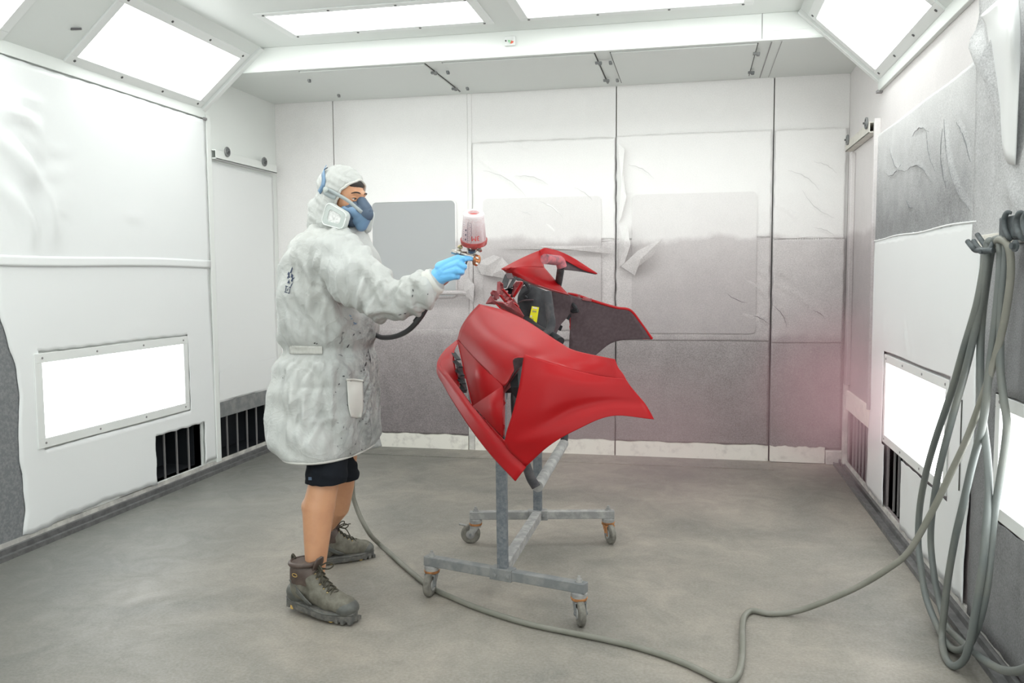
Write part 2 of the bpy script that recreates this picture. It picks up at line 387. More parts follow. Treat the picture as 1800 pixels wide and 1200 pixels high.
# --- windows in the folding door, covered by film
def rrect(x0, x1, z0, z1, r, n=5):
    pts = []
    for cx, cz, a0 in ((x1-r, z1-r, 0), (x0+r, z1-r, 90), (x0+r, z0+r, 180), (x1-r, z0+r, 270)):
        for k in range(n+1):
            a = math.radians(a0+90*k/n); pts.append((cx+r*math.cos(a), cz+r*math.sin(a)))
    return pts
def slab_y(pts, y0, y1):
    n = len(pts); b = MB()
    v = [(x, y0, z) for x, z in pts]+[(x, y1, z) for x, z in pts]
    return b.add(v, [tuple(reversed(range(n))), tuple(range(n, 2*n))]+[(k, (k+1) % n, n+(k+1) % n, n+k) for k in range(n)][::1])
for i, (x0, x1, z0, z1, mt) in enumerate(((-2.475, -1.80, 1.205, 1.938, 'os_win'), (-1.574, -.672, .93, 1.943, 'os_win2'), (-.446, .440, .93, 1.945, 'os_win2'))):
    wn = mk('window_%d' % (i+1), slab_y(rrect(x0, x1, z0, z1, .035), YB-.004, YB+.006), mt, kind=ST)
    fr = MB(); P = rrect(x0-.012, x1+.012, z0-.012, z1+.012, .045); Q = rrect(x0, x1, z0, z1, .035); n = len(P)
    fr.add([(x, YB-.009, z) for x, z in P]+[(x, YB-.009, z) for x, z in Q]+[(x, YB+.004, z) for x, z in P]+[(x, YB+.004, z) for x, z in Q],
           [(k, n+k, n+(k+1) % n, (k+1) % n) for k in range(n)]+[(k, (k+1) % n, 2*n+(k+1) % n, 2*n+k) for k in range(n)]+[(n+k, 3*n+k, 3*n+(k+1) % n, n+(k+1) % n) for k in range(n)])
    mk('window_gasket', fr, 'os_back', wn)
    if i == 0:   # pull bar under it
        hb = MB().tube([at(650, 516, 6.25), at(795, 514, 6.25), at(822, 516, 6.27)], .018, 8)
        mk('push_bar', hb, 'os_back', wn, smooth=True)

# --- film on the back wall
fb = thing('film_on_back_wall', 'thin white film taped over the back wall panels, wrinkled and misted with overspray', 'protective film', (-.5, YB, 1.6))
def cz(px0, py0, px1, py1, wd=.018, amp=.007, Y=YB):
    a, b_ = at(px0, py0, Y), at(px1, py1, Y); return (a[0], a[2], b_[0], b_[2], wd, amp)
cr_mid = [cz(830, 260, 905, 310), cz(905, 310, 965, 325), cz(850, 300, 925, 345), cz(905, 372, 945, 385), cz(935, 350, 1000, 395, .02, .009), cz(945, 385, 985, 425, .02, .009), cz(985, 395, 1000, 440, .015), cz(880, 250, 950, 275), cz(855, 415, 930, 430), cz(1010, 330, 1050, 365)]
cr_r = [cz(1105, 290, 1150, 315, .012, .005), cz(1360, 360, 1410, 395, .014), cz(1410, 335, 1468, 384, .014), cz(1385, 300, 1440, 335, .012), cz(1430, 285, 1470, 305, .012), cz(1430, 400, 1470, 418, .012)]
cr_low = [cz(1265, 505, 1330, 535, .014), cz(1288, 485, 1353, 527, .018, .009), cz(1318, 470, 1357, 500, .016), cz(1285, 540, 1352, 597, .018, .009), cz(1312, 553, 1352, 570), cz(1357, 535, 1383, 575, .018, .009), cz(1357, 475, 1402, 505), cz(1357, 500, 1428, 545, .014), cz(1428, 545, 1450, 560, .012)]
def fsheet(x0, x1, z0, z1, mt, cre=(), o_=.012, **k):
    return film('film_sheet', 'y', YB, (x0, x1), (z0, z1), mt, fb, cre, step=.014, wob=.0012, out=-o_, thick=.0012, edge=.005, **k)
W2, W3 = (-1.574, -.672, 1.60, 1.943), (-.446, .440, 1.60, 1.945)
W2b, W3b = (-1.574, -.672, .93, 1.61), (-.446, .440, .93, 1.61)
fsheet(-1.655, -.572, 1.625, 2.365, 'os_mid', cr_mid, lines=('fold_shade_up', .0022))
fsheet(-.56, .535, 1.62, 2.375, 'os_mid', cr_r, lines=('fold_shade_up', .0022))
fsheet(.555, 1.03, 1.60, 2.37, 'os_mid', cr_r, lines=('fold_shade_up', .0022))
fsheet(-1.655, -.572, .87, 1.628, 'os_mid', cr_low, .009, lines=('fold_shade_low', .003))
fsheet(-.56, .537, .875, 1.628, 'os_mid', cr_low, lines=('fold_shade_low', .003))
fsheet(.553, 1.035, .865, 1.606, 'os_mid', cr_low, lines=('fold_shade_low', .003))
fsheet(-.56, .537, .12, .885, 'os_mid', (), .010)
fsheet(.553, 1.035, .11, .885, 'os_mid', (), .010)
fsheet(-2.78, -1.702, .12, .95, 'os_mid', (), .006)
# film rectangles pressed into the window outline stay visible as raised panes
for (x0, x1, z0, z1) in ((-1.574, -.672, .95, 1.943), (-.446, .440, .93, 1.945)):
    P = rrect(x0, x1, z0, z1, .035)
    mk('pane_film', slab_y(P, YB-.0215, YB-.013), 'os_win2', fb)
# tape bands at the sheet edges
for z, h in ((1.615, .02), (2.37, .01)):
    for a, b_ in ((-1.655, -.572), (-.56, .537), (.555, 1.035)):
        n_ = 30; xs = np.linspace(a, b_, n_); m_ = MB()
        m_.tube([(x, YB-.016-.002*math.sin(x*40+z*9), z+.004*math.sin(x*23+z*5)) for x in xs], .0022, 5, sm=1)
        mk('tape_edge', m_, 'os_mid', fb, smooth=True)
# torn, curled flaps of film
def flap(pts, name='film_flap', par=None, mt='os_mid', sub=1, **t):
    P = [at(*p) for p in pts]; b = MB(); c = sum(P)/len(P); c = c+np.array([0, -.02, 0])
    b.add([c]+P, [(0, k+1, (k+1) % len(P)+1) for k in range(len(P))])
    return mk(name, b, mt, par or fb, solid=(.0015, 0), **t)
flap([(1092, 468, 6.26), (1122, 440, 6.20), (1166, 418, 6.17), (1148, 448, 6.20), (1120, 470, 6.22), (1116, 484, 6.24)])
flap([(1088, 395, 6.28), (1103, 397, 6.24), (1108, 430, 6.24), (1098, 462, 6.26), (1088, 470, 6.28)])
flap([(1086, 250, 6.29), (1098, 262, 6.27), (1094, 300, 6.27), (1101, 345, 6.26), (1093, 380, 6.27), (1086, 395, 6.29)])
flap([(836, 462, 6.28), (868, 448, 6.22), (880, 452, 6.2), (866, 486, 6.24), (846, 482, 6.27)])
flap([(860, 484, 6.25), (882, 452, 6.20), (898, 470, 6.2), (893, 490, 6.22)])
flap([(822, 488, 6.28), (834, 500, 6.22), (832, 530, 6.24), (812, 516, 6.27)])
flap([(870, 438, 6.28), (940, 432, 6.25), (1060, 432, 6.25), (1080, 446, 6.27), (1010, 440, 6.28)])
flap([(1490, 440, 6.2), (1500, 436, 6.1), (1506, 452, 6.12), (1494, 458, 6.2)])

# --- generic vent (dark box behind an opening, upright bars)
def vent(name, label, xw, side, y0, y1, z0, z1, nb, bw=.008, ys=None, slab=.06, grp=None):
    t = thing(name, label, 'vent', (xw, (y0+y1)/2, z0), grp)
    o_ = -side   # outward direction into the wall
    b = MB()
    xa, xb = xw+o_*.0, xw+o_*.28
    e = .004
    b.box((xb, y0, z0), (xb+o_*.01, y1, z1)); b.box((xa+o_*slab*.2, y0-.01, z0-.01), (xb, y1+.01, z0)); b.box((xa+o_*slab*.2, y0-.01, z1), (xb, y1+.01, z1+.01))
    b.box((xa+o_*slab*.2, y0-.01, z0), (xb, y0, z1)); b.box((xa+o_*slab*.2, y1, z0), (xb, y1+.01, z1))
    mk('duct', b, 'cavity', t)
    ys = ys or [y0+(y1-y0)*(k+1)/(nb+1) for k in range(nb)]
    for y in ys: mk('bar', MB().box((xw+o_*.012, y-bw/2, z0), (xw+o_*.022, y+bw/2, z1)), 'bar', t)
    return t
# --- left wall
def side_wall(name, x, o_, holes, mt):
    b = MB()
    for (a, c, d, e) in holed((YF, YB+.04), (0, ZC+.1), holes):
        b.box((x, a, d), (x+o_*.06, c, e))
    return mk(name, b, mt, kind=ST)
LV1, LV2 = (4.62, 5.15, .072, .368), (5.36, 6.20, .04, .362)
wl = side_wall('wall_left', XL, -1, [LV1, LV2], 'panel')
vent('wall_vent', 'dark vent with three thin bars cut in the white film below the left light box', XL, 1, *LV1, 3)
vent('wall_vent', 'dark vent with five upright bars under the grey band, left back corner', XL, 1, *LV2, 5)
mk('corner_post', MB().box((XL, 5.30, .06), (XL+.022, 5.355, 2.47)), 'panel', wl, bevel=.003)
mk('metal_band', MB().box((XL, 5.36, .365), (XL+.016, 6.22, .475)), 'steel', wl, bevel=.003)
mk('side_post', MB().box((XL, 6.20, .0), (XL+.018, 6.25, .45)), 'steel', wl)
mk('sill_band', MB().box((XL, 3.0, .0), (XL+.012, 6.22, .07)), 'rough_grey', wl)
mk('bare_panel', MB().box((XL, 2.0, .05), (XL+.010, 3.56, 1.33)), 'os_dark', wl)
def chan(name, x, s, y0, y1):
    b = MB(); b.box((x, y0, 0), (x+s*.055, y1, .018)); b.box((x, y0, .018), (x+s*.018, y1, .045)); b.box((x+s*.048, y0, .018), (x+s*.055, y1, .024))
    return mk(name, b, 'chan', kind=ST)
chan('baseboard_left', XL+.012, 1, 0, 6.26); chan('baseboard_right', XR-.012, -1, 0, 6.26)
def cx(px0, py0, px1, py1, wd=.03, amp=.015, X=XL):
    a, b_ = onx(px0, py0, X), onx(px1, py1, X); return (a[1], a[2], b_[1], b_[2], wd, amp)
cl = [cx(0, 190, 60, 235, .04, .03), cx(0, 240, 50, 330, .05, .035), cx(5, 215, 75, 290, .03, .02), cx(40, 290, 90, 430, .045, .035), cx(0, 320, 55, 440, .05, .03), cx(0, 175, 80, 195, .02, .012), cx(60, 300, 120, 300, .02, .012), cx(85, 330, 135, 345, .014, .009), cx(85, 345, 135, 370, .014, .010), cx(90, 365, 130, 390, .014, .009), cx(70, 265, 120, 275, .014, .008), cx(210, 385, 250, 390, .014, .006), cx(60, 200, 75, 270, .03, .015),
      cx(5, 905, 45, 912, .01, .005), cx(0, 820, 30, 850, .012, .005), cx(195, 590, 290, 588, .008, .004), cx(60, 910, 100, 890, .01, .004)]
fw = thing('film_on_left_wall', 'bright white film around the left wall light box, draped in soft folds at the top', 'protective film', (XL, 4.4, .07))
def ef(U, W):
    k = np.clip((W-.07)/2.3, 0, 1)
    off = np.where(U < 3.9, .05*np.sin(W*3.1)+.02*np.sin(W*9)+.05, 0)*np.clip((3.9-U)/.35, 0, 1)
    off2 = np.where(U > 4.9, .018*np.sin(W*2.6+.6), 0)*np.clip((U-4.9)/.3, 0, 1)
    low = np.where(W < .3, .010*np.sin(U*5)+.004*np.sin(U*17), 0)*np.clip((.3-W)/.2, 0, 1)
    return U+off+off2, W+low
film('film_sheet', 'x', XL, (3.46, 5.29), (.078, 1.462), 'film_bright', fw, cl, holes=[(3.65, 5.0, .475, .985), LV1[:2]+(.0, .372)], step=.03, wob=.003, out=.012, edgefn=ef)
film('film_sheet', 'x', XL, (2.2, 5.29), (1.44, 2.43), 'film_bright', fw, cl, step=.03, wob=.004, out=.014)
mk('tape_edge', MB().add(*patch([[V(XL+.0275, y, z+.006*math.sin(y*3)) for y in np.linspace(2.3, 5.29, 20)] for z in (1.425, 1.45, 1.478)], 2, True)), 'film_bright', fw, smooth=2, solid=(.0015, 0))
fw2 = thing('film_in_left_corner', 'white film in the left back corner below the wheel rail, lower edge loose', 'protective film', (XL, 5.8, .5))
def ef2(U, W): return U, W+np.where(W < .75, .02*np.sin(U*8), 0)*np.clip((.75-W)/.2, 0, 1)
film('film_sheet', 'x', XL, (5.355, 6.24), (.47, 2.16), 'film', fw2, [cx(375, 375, 392, 355, .012, .006), cx(445, 440, 478, 470, .012, .005), cx(380, 470, 390, 460, .01, .005)], step=.03, wob=.003, out=.006, edgefn=ef2)
b_ = MB(); ys = np.linspace(5.36, 6.2, 24)
tp = [.74+.03*math.sin(y*5)-(.08 if y < 5.6 else 0)*(5.6-y)/.24 for y in ys]
vv = [(XL+.016, y, .49) for y in ys]+[(XL+.022, y, z) for y, z in zip(ys, tp)]
b_.add(vv, [(k, k+1, 24+k+1, 24+k) for k in range(23)])
mk('loose_edge', b_, 'film', fw2, solid=(.0015, 1))
# --- rails with wheels
def rail(name, label, x, s, y0, y1, wheels, mt='panel', dz=0.):
    t = thing(name, label, 'rail', (x, (y0+y1)/2, 2.18+dz))
    b = MB(); b.box((x, y0, 2.18+dz), (x+s*.05, y1, 2.188+dz)); b.box((x+s*.045, y0, 2.18+dz), (x+s*.05, y1, 2.238+dz)); b.box((x, y0, 2.236+dz), (x+s*.05, y1, 2.243+dz)); b.box((x, y0, 2.18+dz), (x+s*.006, y1, 2.24+dz))
    mk('channel', b, mt, t, bevel=.002)
    for y in wheels:
        wmb = MB().lathe((x+s*.05, y, 2.245+dz), (s, 0, 0), [(0, .0), (0, .033), (.006, .036), (.012, .033), (.012, .022), (.007, .02), (.007, .012), (.016, .01), (.016, 0)], 20)
        wh = mk('wheel', wmb, 'steel', t, smooth=True)
        mk('axle', MB().cyl((x+s*.05, y, 2.245+dz), (x+s*.075, y, 2.245+dz), .006, 10), 'screw', wh)
    return t
rail('wall_rail', 'white wall rail with two round grey wheels high in the left back corner', XL, 1, 5.36, 6.24, (5.50, 6.03))
# --- right wall
RV1, RV2 = (4.50, 4.90, .075, .415), (5.32, 6.10, .03, .43)
wr = side_wall('wall_right', XR, 1, [RV1, RV2], 'os_rback')
vent('wall_vent', 'dark vent with three bars cut in the white film below the right light box', XR, -1, *RV1, 3)
vent('wall_vent', 'pinkish vent with six upright bars in the right back corner beneath a chalky band', XR, -1, *RV2, 6)
mk('metal_band', MB().box((XR, 5.32, .43), (XR-.016, 6.12, .56)), 'rough_strip', wr, bevel=.003)
mk('side_post', MB().box((XR, 6.10, .0), (XR-.03, 6.16, .60)), 'rough_grey', wr, bevel=.004)
mk('corner_post', MB().box((XR, 6.05, .60), (XR-.03, 6.12, 2.16)), 'os_rback', wr, bevel=.005)
mk('sill_band', MB().box((XR, 3.0, .0), (XR-.012, 6.12, .07)), 'rough_grey', wr)
mk('edge_strip', MB().box((XR, 5.285, .55), (XR-.035, 5.315, 2.25)), 'os_rback', wr, bevel=.003)
rail('wall_rail', 'dusty white rail with smeared ends high in the right back corner', XR, -1, 5.36, 6.16, (5.42, 6.05), 'rough_strip')
def cr_(px0, py0, px1, py1, wd=.02, amp=.012): return cx(px0, py0, px1, py1, wd, amp, XR)
crr = [cr_(1668, 208, 1715, 370, .022, .02), cr_(1665, 225, 1672, 330, .018, .014), cr_(1690, 215, 1715, 285, .018, .012), cr_(1662, 265, 1682, 400, .018, .018), cr_(1570, 260, 1600, 300, .014, .008), cr_(1600, 300, 1645, 320, .014, .007), cr_(1636, 225, 1652, 300, .012, .006), cr_(1560, 300, 1590, 290, .012, .008), cr_(1610, 240, 1640, 232, .012, .006), cr_(1635, 160, 1655, 135, .012, .006), cr_(1600, 350, 1612, 365, .01, .006)]
fr = thing('film_on_right_wall', 'grey speckled film with long dark wrinkles on the upper right wall', 'protective film', (XR, 4.4, 1.55))
crr = [(a, b, c, d, w_*.6, h*.75) for a, b, c, d, w_, h in crr if min(b, d) > 1.58]
film('film_sheet', 'x', XR, (3.42, 5.29), (1.50, 2.15), 'os_right', fr, crr, step=.013, wob=.004, out=-.010, lines=('fold_shade_dk', .0024))
film('film_sheet', 'x', XR, (1.6, 3.50), (1.45, 2.44), 'os_right', fr, [cr_(1780, 30, 1775, 190, .03, .04), cr_(1765, 60, 1772, 300, .03, .03), cr_(1728, 20, 1745, 120, .03, .03), cr_(1785, 320, 1800, 365, .02, .02), cr_(1755, 340, 1762, 400, .01, .008)], step=.03, wob=.008, out=-.016)
# loose hanging strip of film near the camera on the right
b_ = MB(); P = [(1723, 30, 3.42), (1752, 0, 3.25), (1745, 70, 3.40), (1778, 30, 3.22)]
hang = patch([[onx(1723, 28, .98), onx(1745, 8, .93), onx(1768, -10, .95), onx(1790, -20, .99)],
              [onx(1735, 50, 1.0), onx(1752, 60, .96), onx(1775, 50, .93), onx(1795, 60, .98)],
              [onx(1741, 110, 1.02), onx(1758, 160, 1.0), onx(1772, 150, .97), onx(1790, 170, .99)],
              [onx(1744, 180, 1.03), onx(1760, 250, 1.02), onx(1770, 285, 1.01), onx(1785, 290, 1.02)]], 6, True)
mk('hanging_flap', from_vf(*hang), 'film', fr, smooth=2, solid=(.002, 0))
fr2 = thing('fresh_film_panel', 'clean white film sheet on the right wall around the light box behind the hoses', 'protective film', (XR, 4.4, .07))
LB = (3.725, 4.965, .415, .93)
def ef3(U, W):
    off = np.where(U > 5.0, .025*np.sin(W*7)+.012*np.sin(W*19), 0)*np.clip((U-5.0)/.2, 0, 1)
    o2 = np.where(U < 3.7, .02*np.sin(W*6)+.05*(1.5-W), 0)*np.clip((3.7-U)/.2, 0, 1)
    return U+off+o2, W
film('film_sheet', 'x', XR, (3.40, 5.32), (.075, 1.548), 'film_bright', fr2, [cr_(1597, 560, 1603, 620, .01, .007), cr_(1602, 555, 1612, 640, .01, .007), cr_(1612, 540, 1625, 585, .01, .006), cr_(1660, 545, 1685, 595, .01, .006), cr_(1600, 820, 1612, 870, .01, .006), cr_(1560, 560, 1562, 590, .01, .005), cr_(1570, 605, 1670, 640, .008, .004)],
     holes=[LB, RV1], step=.03, wob=.003, out=-.014, edgefn=ef3)
mk('folded_top', MB().tube([(XR-.02, y, 1.548+.004*math.sin(y*7)) for y in np.linspace(3.46, 5.28, 24)], .0045, 6, sm=1), 'film_bright', fr2, smooth=True)
mk('tape_strip', MB().box((XR-.019, 3.56, .5), (XR-.022, 3.566, .86)), 'gap', fr2)
# grey bare wall panel close to the camera
film('near_panel', 'x', XR, (1.2, 3.43), (.06, 1.46), 'os_rnear', wr, [cr_(1790, 950, 1800, 1100, .02, .01), cr_(1745, 900, 1735, 1100, .015, .01)], holes=[(1.9, 3.20, .50, .94)], step=.05, wob=.004, out=-.012)

# --- light boxes low on the walls
def lightbox(label, x, s, y0, y1, z0, z1, fwid=.05, proud=.018):
    t = thing('light_box', label, 'wall lamp', (x, (y0+y1)/2, z0), 'light boxes set low in the side walls')
    xi, xo = x, x+s*proud
    a0, a1, c0, c1 = y0-fwid, y1+fwid, z0-fwid, z1+fwid
    for (ya, yb, za, zb) in ((a0, a1, z1, c1), (a0, a1, c0, z0), (a0, y0, z0, z1), (y1, a1, z0, z1)):
        mk('frame_bar', MB().box((xi, ya, za), (xo, yb, zb)), 'frame', t, bevel=.002)
    mk('diffuser', MB().box((xi, y0, z0), (x+s*.010, y1, z1)), 'lampw', t)
    for k in range(4):
        for z in (z0-fwid/2, z1+fwid/2):
            y = y0+(y1-y0)*k/3; mk('screw', MB().cyl((xo-s*.001, y, z), (xo+s*.003, y, z), .006, 8), 'bar', t)
    return t
lightbox('glowing rectangular light box in the left wall in pale metal frame', XL, 1, 3.71, 4.94, .535, .925, .05, .024)
lightbox('glowing light box set in the clean white film on the right wall', XR, -1, 3.79, 4.90, .475, .87, .045, .020)
lightbox('glowing light box cut off by the frame edge beyond the hanging hoses', XR, -1, 1.95, 3.15, .55, .89, .045, .020)

# --- ceiling, beam, soffit
ce = mk('ceiling', MB().box((XL, YF, ZC), (XR, YBM+.02, ZC+.08)), 'ceil', kind=ST)
sf = mk('ceiling_soffit', MB().box((XL, YBM+.03, ZS), (XR, YB+.04, ZC+.08)), 'ceil', kind=ST)
bm = mk('ceiling_beam', MB().box((XL, YBM, ZS), (XR, YBM+.03, ZC)), 'panel', kind=ST, bevel=.003)
mk('beam_joint', MB().box((.38, YBM-.002, ZS+.002), (.384, YBM, ZC)), 'bar', bm)
mk('beam_joint', MB().box((.40, YBM-.003, ZS+.045), (.9, YBM, ZS+.048)), 'frame', bm)
hat = []
def zq(px, py): return onz(px, py, ZS)
for (x0, x1, lab, lt) in ((-2.60, -1.725, 'first', 1), (-1.60, -.62, 'mid', 1), (-.515, .36, 'last', 1)):
    y0, y1 = 5.36, 6.22
    p = mk('access_hatch', MB().box((x0, y0, ZS-.012), (x1, y1, ZS-.001)), 'ceil', sf, bevel=.002)
    g = MB(); q = .007
    g.box((x0-q, y0-q, ZS-.003), (x0, y1, ZS-.0005)); g.box((x1, y0-q, ZS-.003), (x1+q, y1, ZS-.0005)); g.box((x0-q, y0-q, ZS-.003), (x1+q, y0, ZS-.0005))
    mk('hatch_gap', g, 'gap', p)
    for xx, dr in ((x0, -1), (x1, 1)):
        for yy in (5.55, 6.05):
            l = MB().box((xx-.012, yy-.012, ZS-.026), (xx+.03*dr, yy+.012, ZS-.012)); l.cyl((xx+dr*.018, yy, ZS-.034), (xx+dr*.018, yy, ZS-.02), .011, 10)
            mk('latch', l, 'steel', p, bevel=.002)
b = MB(); b.box((.44, YBM+.04, ZS-.003), (.446, 6.3, ZS-.0005)); b.box((.50, YBM+.04, ZS-.002), (.503, 6.3, ZS-.0005)); mk('soffit_joint', b, 'bar', sf)
mk('soffit_edge', MB().box((XL, YBM, ZS-.008), (XR, YBM+.04, ZS)), 'ceil', sf, bevel=.002)
# small sensor with a coloured dial on the beam
sn = thing('beam_gauge', 'small round edged white gauge with green and red dial on the ceiling beam', 'gauge', at(897, 73, YBM))
p = at(897, 73, YBM)
mk('housing', MB().box((p[0]-.034, YBM-.02, p[2]-.03), (p[0]+.034, YBM, p[2]+.03)), 'frame', sn, bevel=.006)
M['g_green'] = mat('dial_green', (.25, .6, .3), .4); M['g_red'] = mat('dial_red', (.75, .12, .08), .4)
for k, (a0, a1, mm) in enumerate(((180, 255, 'g_green'), (255, 330, 'g_red'))):
    pts = [(p[0]+.012, YBM-.0225, p[2]-.0)] + [(p[0]+.010+.02*math.cos(math.radians(a)), YBM-.0225, p[2]+.005+.024*math.sin(math.radians(a))) for a in np.linspace(a0, a1, 8)]
    mk('dial_sector', MB().add(pts, [tuple(range(len(pts)))]), mm, sn)
mk('needle', MB().beam((p[0]-.004, YBM-.024, p[2]-.02), (p[0]+.014, YBM-.024, p[2]+.014), .003, .003), 'frame', sn)
mk('knob', MB().cyl((p[0]-.024, YBM-.02, p[2]), (p[0]-.024, YBM-.026, p[2]), .005, 10), 'screw', sn)

# --- ceiling lights (recessed)
def frame_on(t, o, eu, ev, en, U, W, fw_, proud, screws=4):
    """rectangular frame and glowing panel in a plane: origin, two in-plane axes and the normal into the room"""
    def bx(name, u0, u1, w0, w1, n0, n1, mt, par, **k):
        c = o+eu*(u0+u1)/2+ev*(w0+w1)/2+en*(n0+n1)/2
        return mk(name, MB().obox(c, eu*(u1-u0)/2, ev*(w1-w0)/2, en*(n1-n0)/2), mt, par, **k)
    bx('frame_bar', -fw_, U+fw_, -fw_, 0, 0, proud, 'frame', t, bevel=.002); bx('frame_bar', -fw_, U+fw_, W, W+fw_, 0, proud, 'frame', t, bevel=.002)
    bx('frame_bar', -fw_, 0, 0, W, 0, proud, 'frame', t, bevel=.002); bx('frame_bar', U, U+fw_, 0, W, 0, proud, 'frame', t, bevel=.002)
    bx('diffuser', 0, U, 0, W, 0, proud*.4, 'lamp', t)
    for k in range(screws):
        for wv in (-fw_/2, W+fw_/2):
            u = U*k/(screws-1); c = o+eu*u+ev*wv+en*proud
            mk('screw', MB().cyl(c-en*.001, c+en*.004, .0075, 8), 'screw', t)
X_, Y_, Z_ = np.eye(3)
CG = 'light panels flush in the ceiling'
def ceil_light(label, x0, x1, y0, y1):
    t = thing('ceiling_light', label, 'ceiling light', ((x0+x1)/2, (y0+y1)/2, ZC), CG)
    frame_on(t, V(x0, y0, ZC), X_, Y_, -Z_, x1-x0, y1-y0, .055, .008)
ceil_light('long ceiling light panel above and left of the small gauge', -2.47, -1.25, 4.665, 5.055)
ceil_light('ceiling light panel cut by the top edge, right of the small gauge', -.975, .26, 4.665, 5.045)
for y in (2.7, .6):  # ceiling panels out of view, added for extra light
    for x in (-2.47, -.975):
        ceil_light('added unseen ceiling light panel %s, %s side' % ('in the row nearer the entrance' if y > 2 else 'just inside the entrance', 'left' if x < -2 else 'right'), x, x+1.22, y, y+.39)
# --- slanted light housings between side walls and ceiling
def slant(side):
    xw, xc, zl = (XL, -2.832, 2.495) if side < 0 else (XR, .592, 2.455)
    a, b2 = V(xw, 0, zl), V(xc, 0, ZC); e = nrm(b2-a); L = np.linalg.norm(b2-a); n = V(-side*1.0, 0, 0); n = nrm(np.cross(e, Y_)); n = n if n[2] < 0 else -n
    m_ = MB(); m_.add([(xw, YF, zl), (xc, YF, ZC), (xc, 5.30, ZC), (xw, 5.30, zl), (xw, YF, ZC), (xw, 5.30, ZC)], [(0, 1, 2, 3), (3, 2, 5), (0, 4, 1)])
    nm = 'ceiling_slope_left' if side < 0 else 'ceiling_slope_right'
    sl = mk(nm, m_, 'ceil', kind=ST)
    mk('lip', MB().box((xw, YF, zl-.055), (xw-side*.022, 5.29, zl+.012)), 'ceil', sl, bevel=.003)
    c = V(xw, 5.28, zl)+e*L/2
    mk('end_rim', MB().obox(c+n*.008, e*L/2, Y_*.022, n*.012), 'frame', sl, bevel=.003)
    mk('tip', MB().box((xw, 5.26, zl-.065), (xw-side*.03, 5.30, zl-.05)), 'bar', sl)
    for j, (y0, y1) in enumerate(((4.02, 5.17), (2.35, 3.5), (.7, 1.85))):  # second and third housings are unseen, added to brighten the booth
        lab = ['slanted light housing with screwed frame over %s wall, next to the ceiling beam' % ('the left' if side < 0 else 'the right'), 'added unseen slanted light housing %s, over the %s wall' % (('', 'one back from the beam', 'just inside the entrance')[j], 'left' if side < 0 else 'right')][min(j, 1)]
        t = thing('slanted_light', lab, 'ceiling light', tuple(V(xw, (y0+y1)/2, zl)+e*L/2), 'slanted lights along the ceiling edges')
        u0 = .075; frame_on(t, V(0, y0, 0)+a+e*u0, Y_, e, n, y1-y0, L-2*u0-.06 if side < 0 else L-2*u0-.04, .055, .012)
    return sl
slL = slant(-1); slR = slant(1)
c = onx(105, 55, -3.12); mk('bracket', MB().beam(V(-3.13, 3.86, 2.63), V(-3.10, 3.90, 2.64), .012, .01), 'screw', slL)

# ================================================================== STAND AND BUMPER
M['red'] = mat('fresh_red_basecoat', (.35, .003, .006), .42, coat=.05, spec=.25, bs=.03, bscale=500)
M['red'].node_tree.nodes['Principled BSDF'].inputs['Coat Roughness'].default_value = .25
M['inner'] = mat('raw_inner_plastic', (.07, .046, .052), .7, spec=.3, var=.4, vs=60, col2=(.11, .08, .085))
M['black_pl'] = mat('black_plastic', (.022, .022, .025), .55, spec=.18, var=.3, vs=25, col2=(.06, .06, .065))
M['darkred'] = mat('oversprayed_bracket', (.27, .05, .055), .55, var=.5, vs=30, col2=(.40, .16, .17))
M['pad'] = mat('padded_tube_wrap', (.06, .06, .065), .85, spec=.15, var=.5, vs=25, col2=(.13, .12, .12), bs=.5, bscale=60)
M['pad_red'] = mat('padded_tube_overspray', (.50, .13, .15), .7, var=.8, vs=40, col2=(.13, .1, .12), bs=.5, bscale=60)
M['paint_grey'] = mat('crusted_grey_paint', (.105, .12, .135), .6, var=.6, vs=60, col2=(.20, .21, .22), bs=.5, bscale=110)
M['light_grey'] = mat('dusty_grey_paint', (.25, .25, .245), .7, var=.6, vs=22, col2=(.44, .43, .41), bs=.3, bscale=90)
M['rust'] = mat('rusty_orange_race', (.50, .22, .08), .7, var=.5, vs=40)
M['rubber_grey'] = mat('grey_caster_rubber', (.20, .19, .165), .8, var=.4, vs=30)
M['yellow'] = mat('yellow_sticker', (.90, .83, .02), .5)
M['sticker_w'] = mat('sticker_print_pale', (.75, .72, .7), .5)
M['sticker_d'] = mat('sticker_print_grey', (.42, .40, .12), .5)

ZB = .145
N1, N2, F1, F2 = onz(759, 985, ZB), onz(1018, 1031, ZB), onz(836, 905, ZB), onz(1069, 903, ZB)
PN, PF = onz(886, 1004, ZB), onz(948, 900, ZB)
PN[1] = N1[1]+(N2[1]-N1[1])*(PN[0]-N1[0])/(N2[0]-N1[0]); PF[1] = F1[1]+(F2[1]-F1[1])*(PF[0]-F1[0])/(F2[0]-F1[0])
st = thing('panel_stand', 'grey steel wheeled panel stand under the red bumper, two uprights on four casters', 'stand', (PN[0], 3.8, 0))
for a, b_, nm, mt in ((N1, N2, 'foot_bar', 'steel'), (F1, F2, 'foot_bar', 'light_grey')):
    d = nrm(b_-a); mk(nm, MB().beam(a-d*.03, b_+d*.03, .04, .04), mt, st, bevel=.003)
for p, mt in ((PN, 'steel'), (PF, 'light_grey')):
    a, b_ = (N1, N2) if p is PN else (F1, F2); d = nrm(b_-a)
    s_ = mk('joint_sleeve', MB().beam(p-d*.05, p+d*.05, .048, .05), mt, st, bevel=.003)
    for k in (-.03, .03):
        q = p+d*k+V(0, -.024, 0); mk('bolt', MB().lathe(q, (0, -1, 0), [(0, .011), (.004, .011), (.004, .007), (.010, .007), (.011, .003)], 10), 'steel', s_)
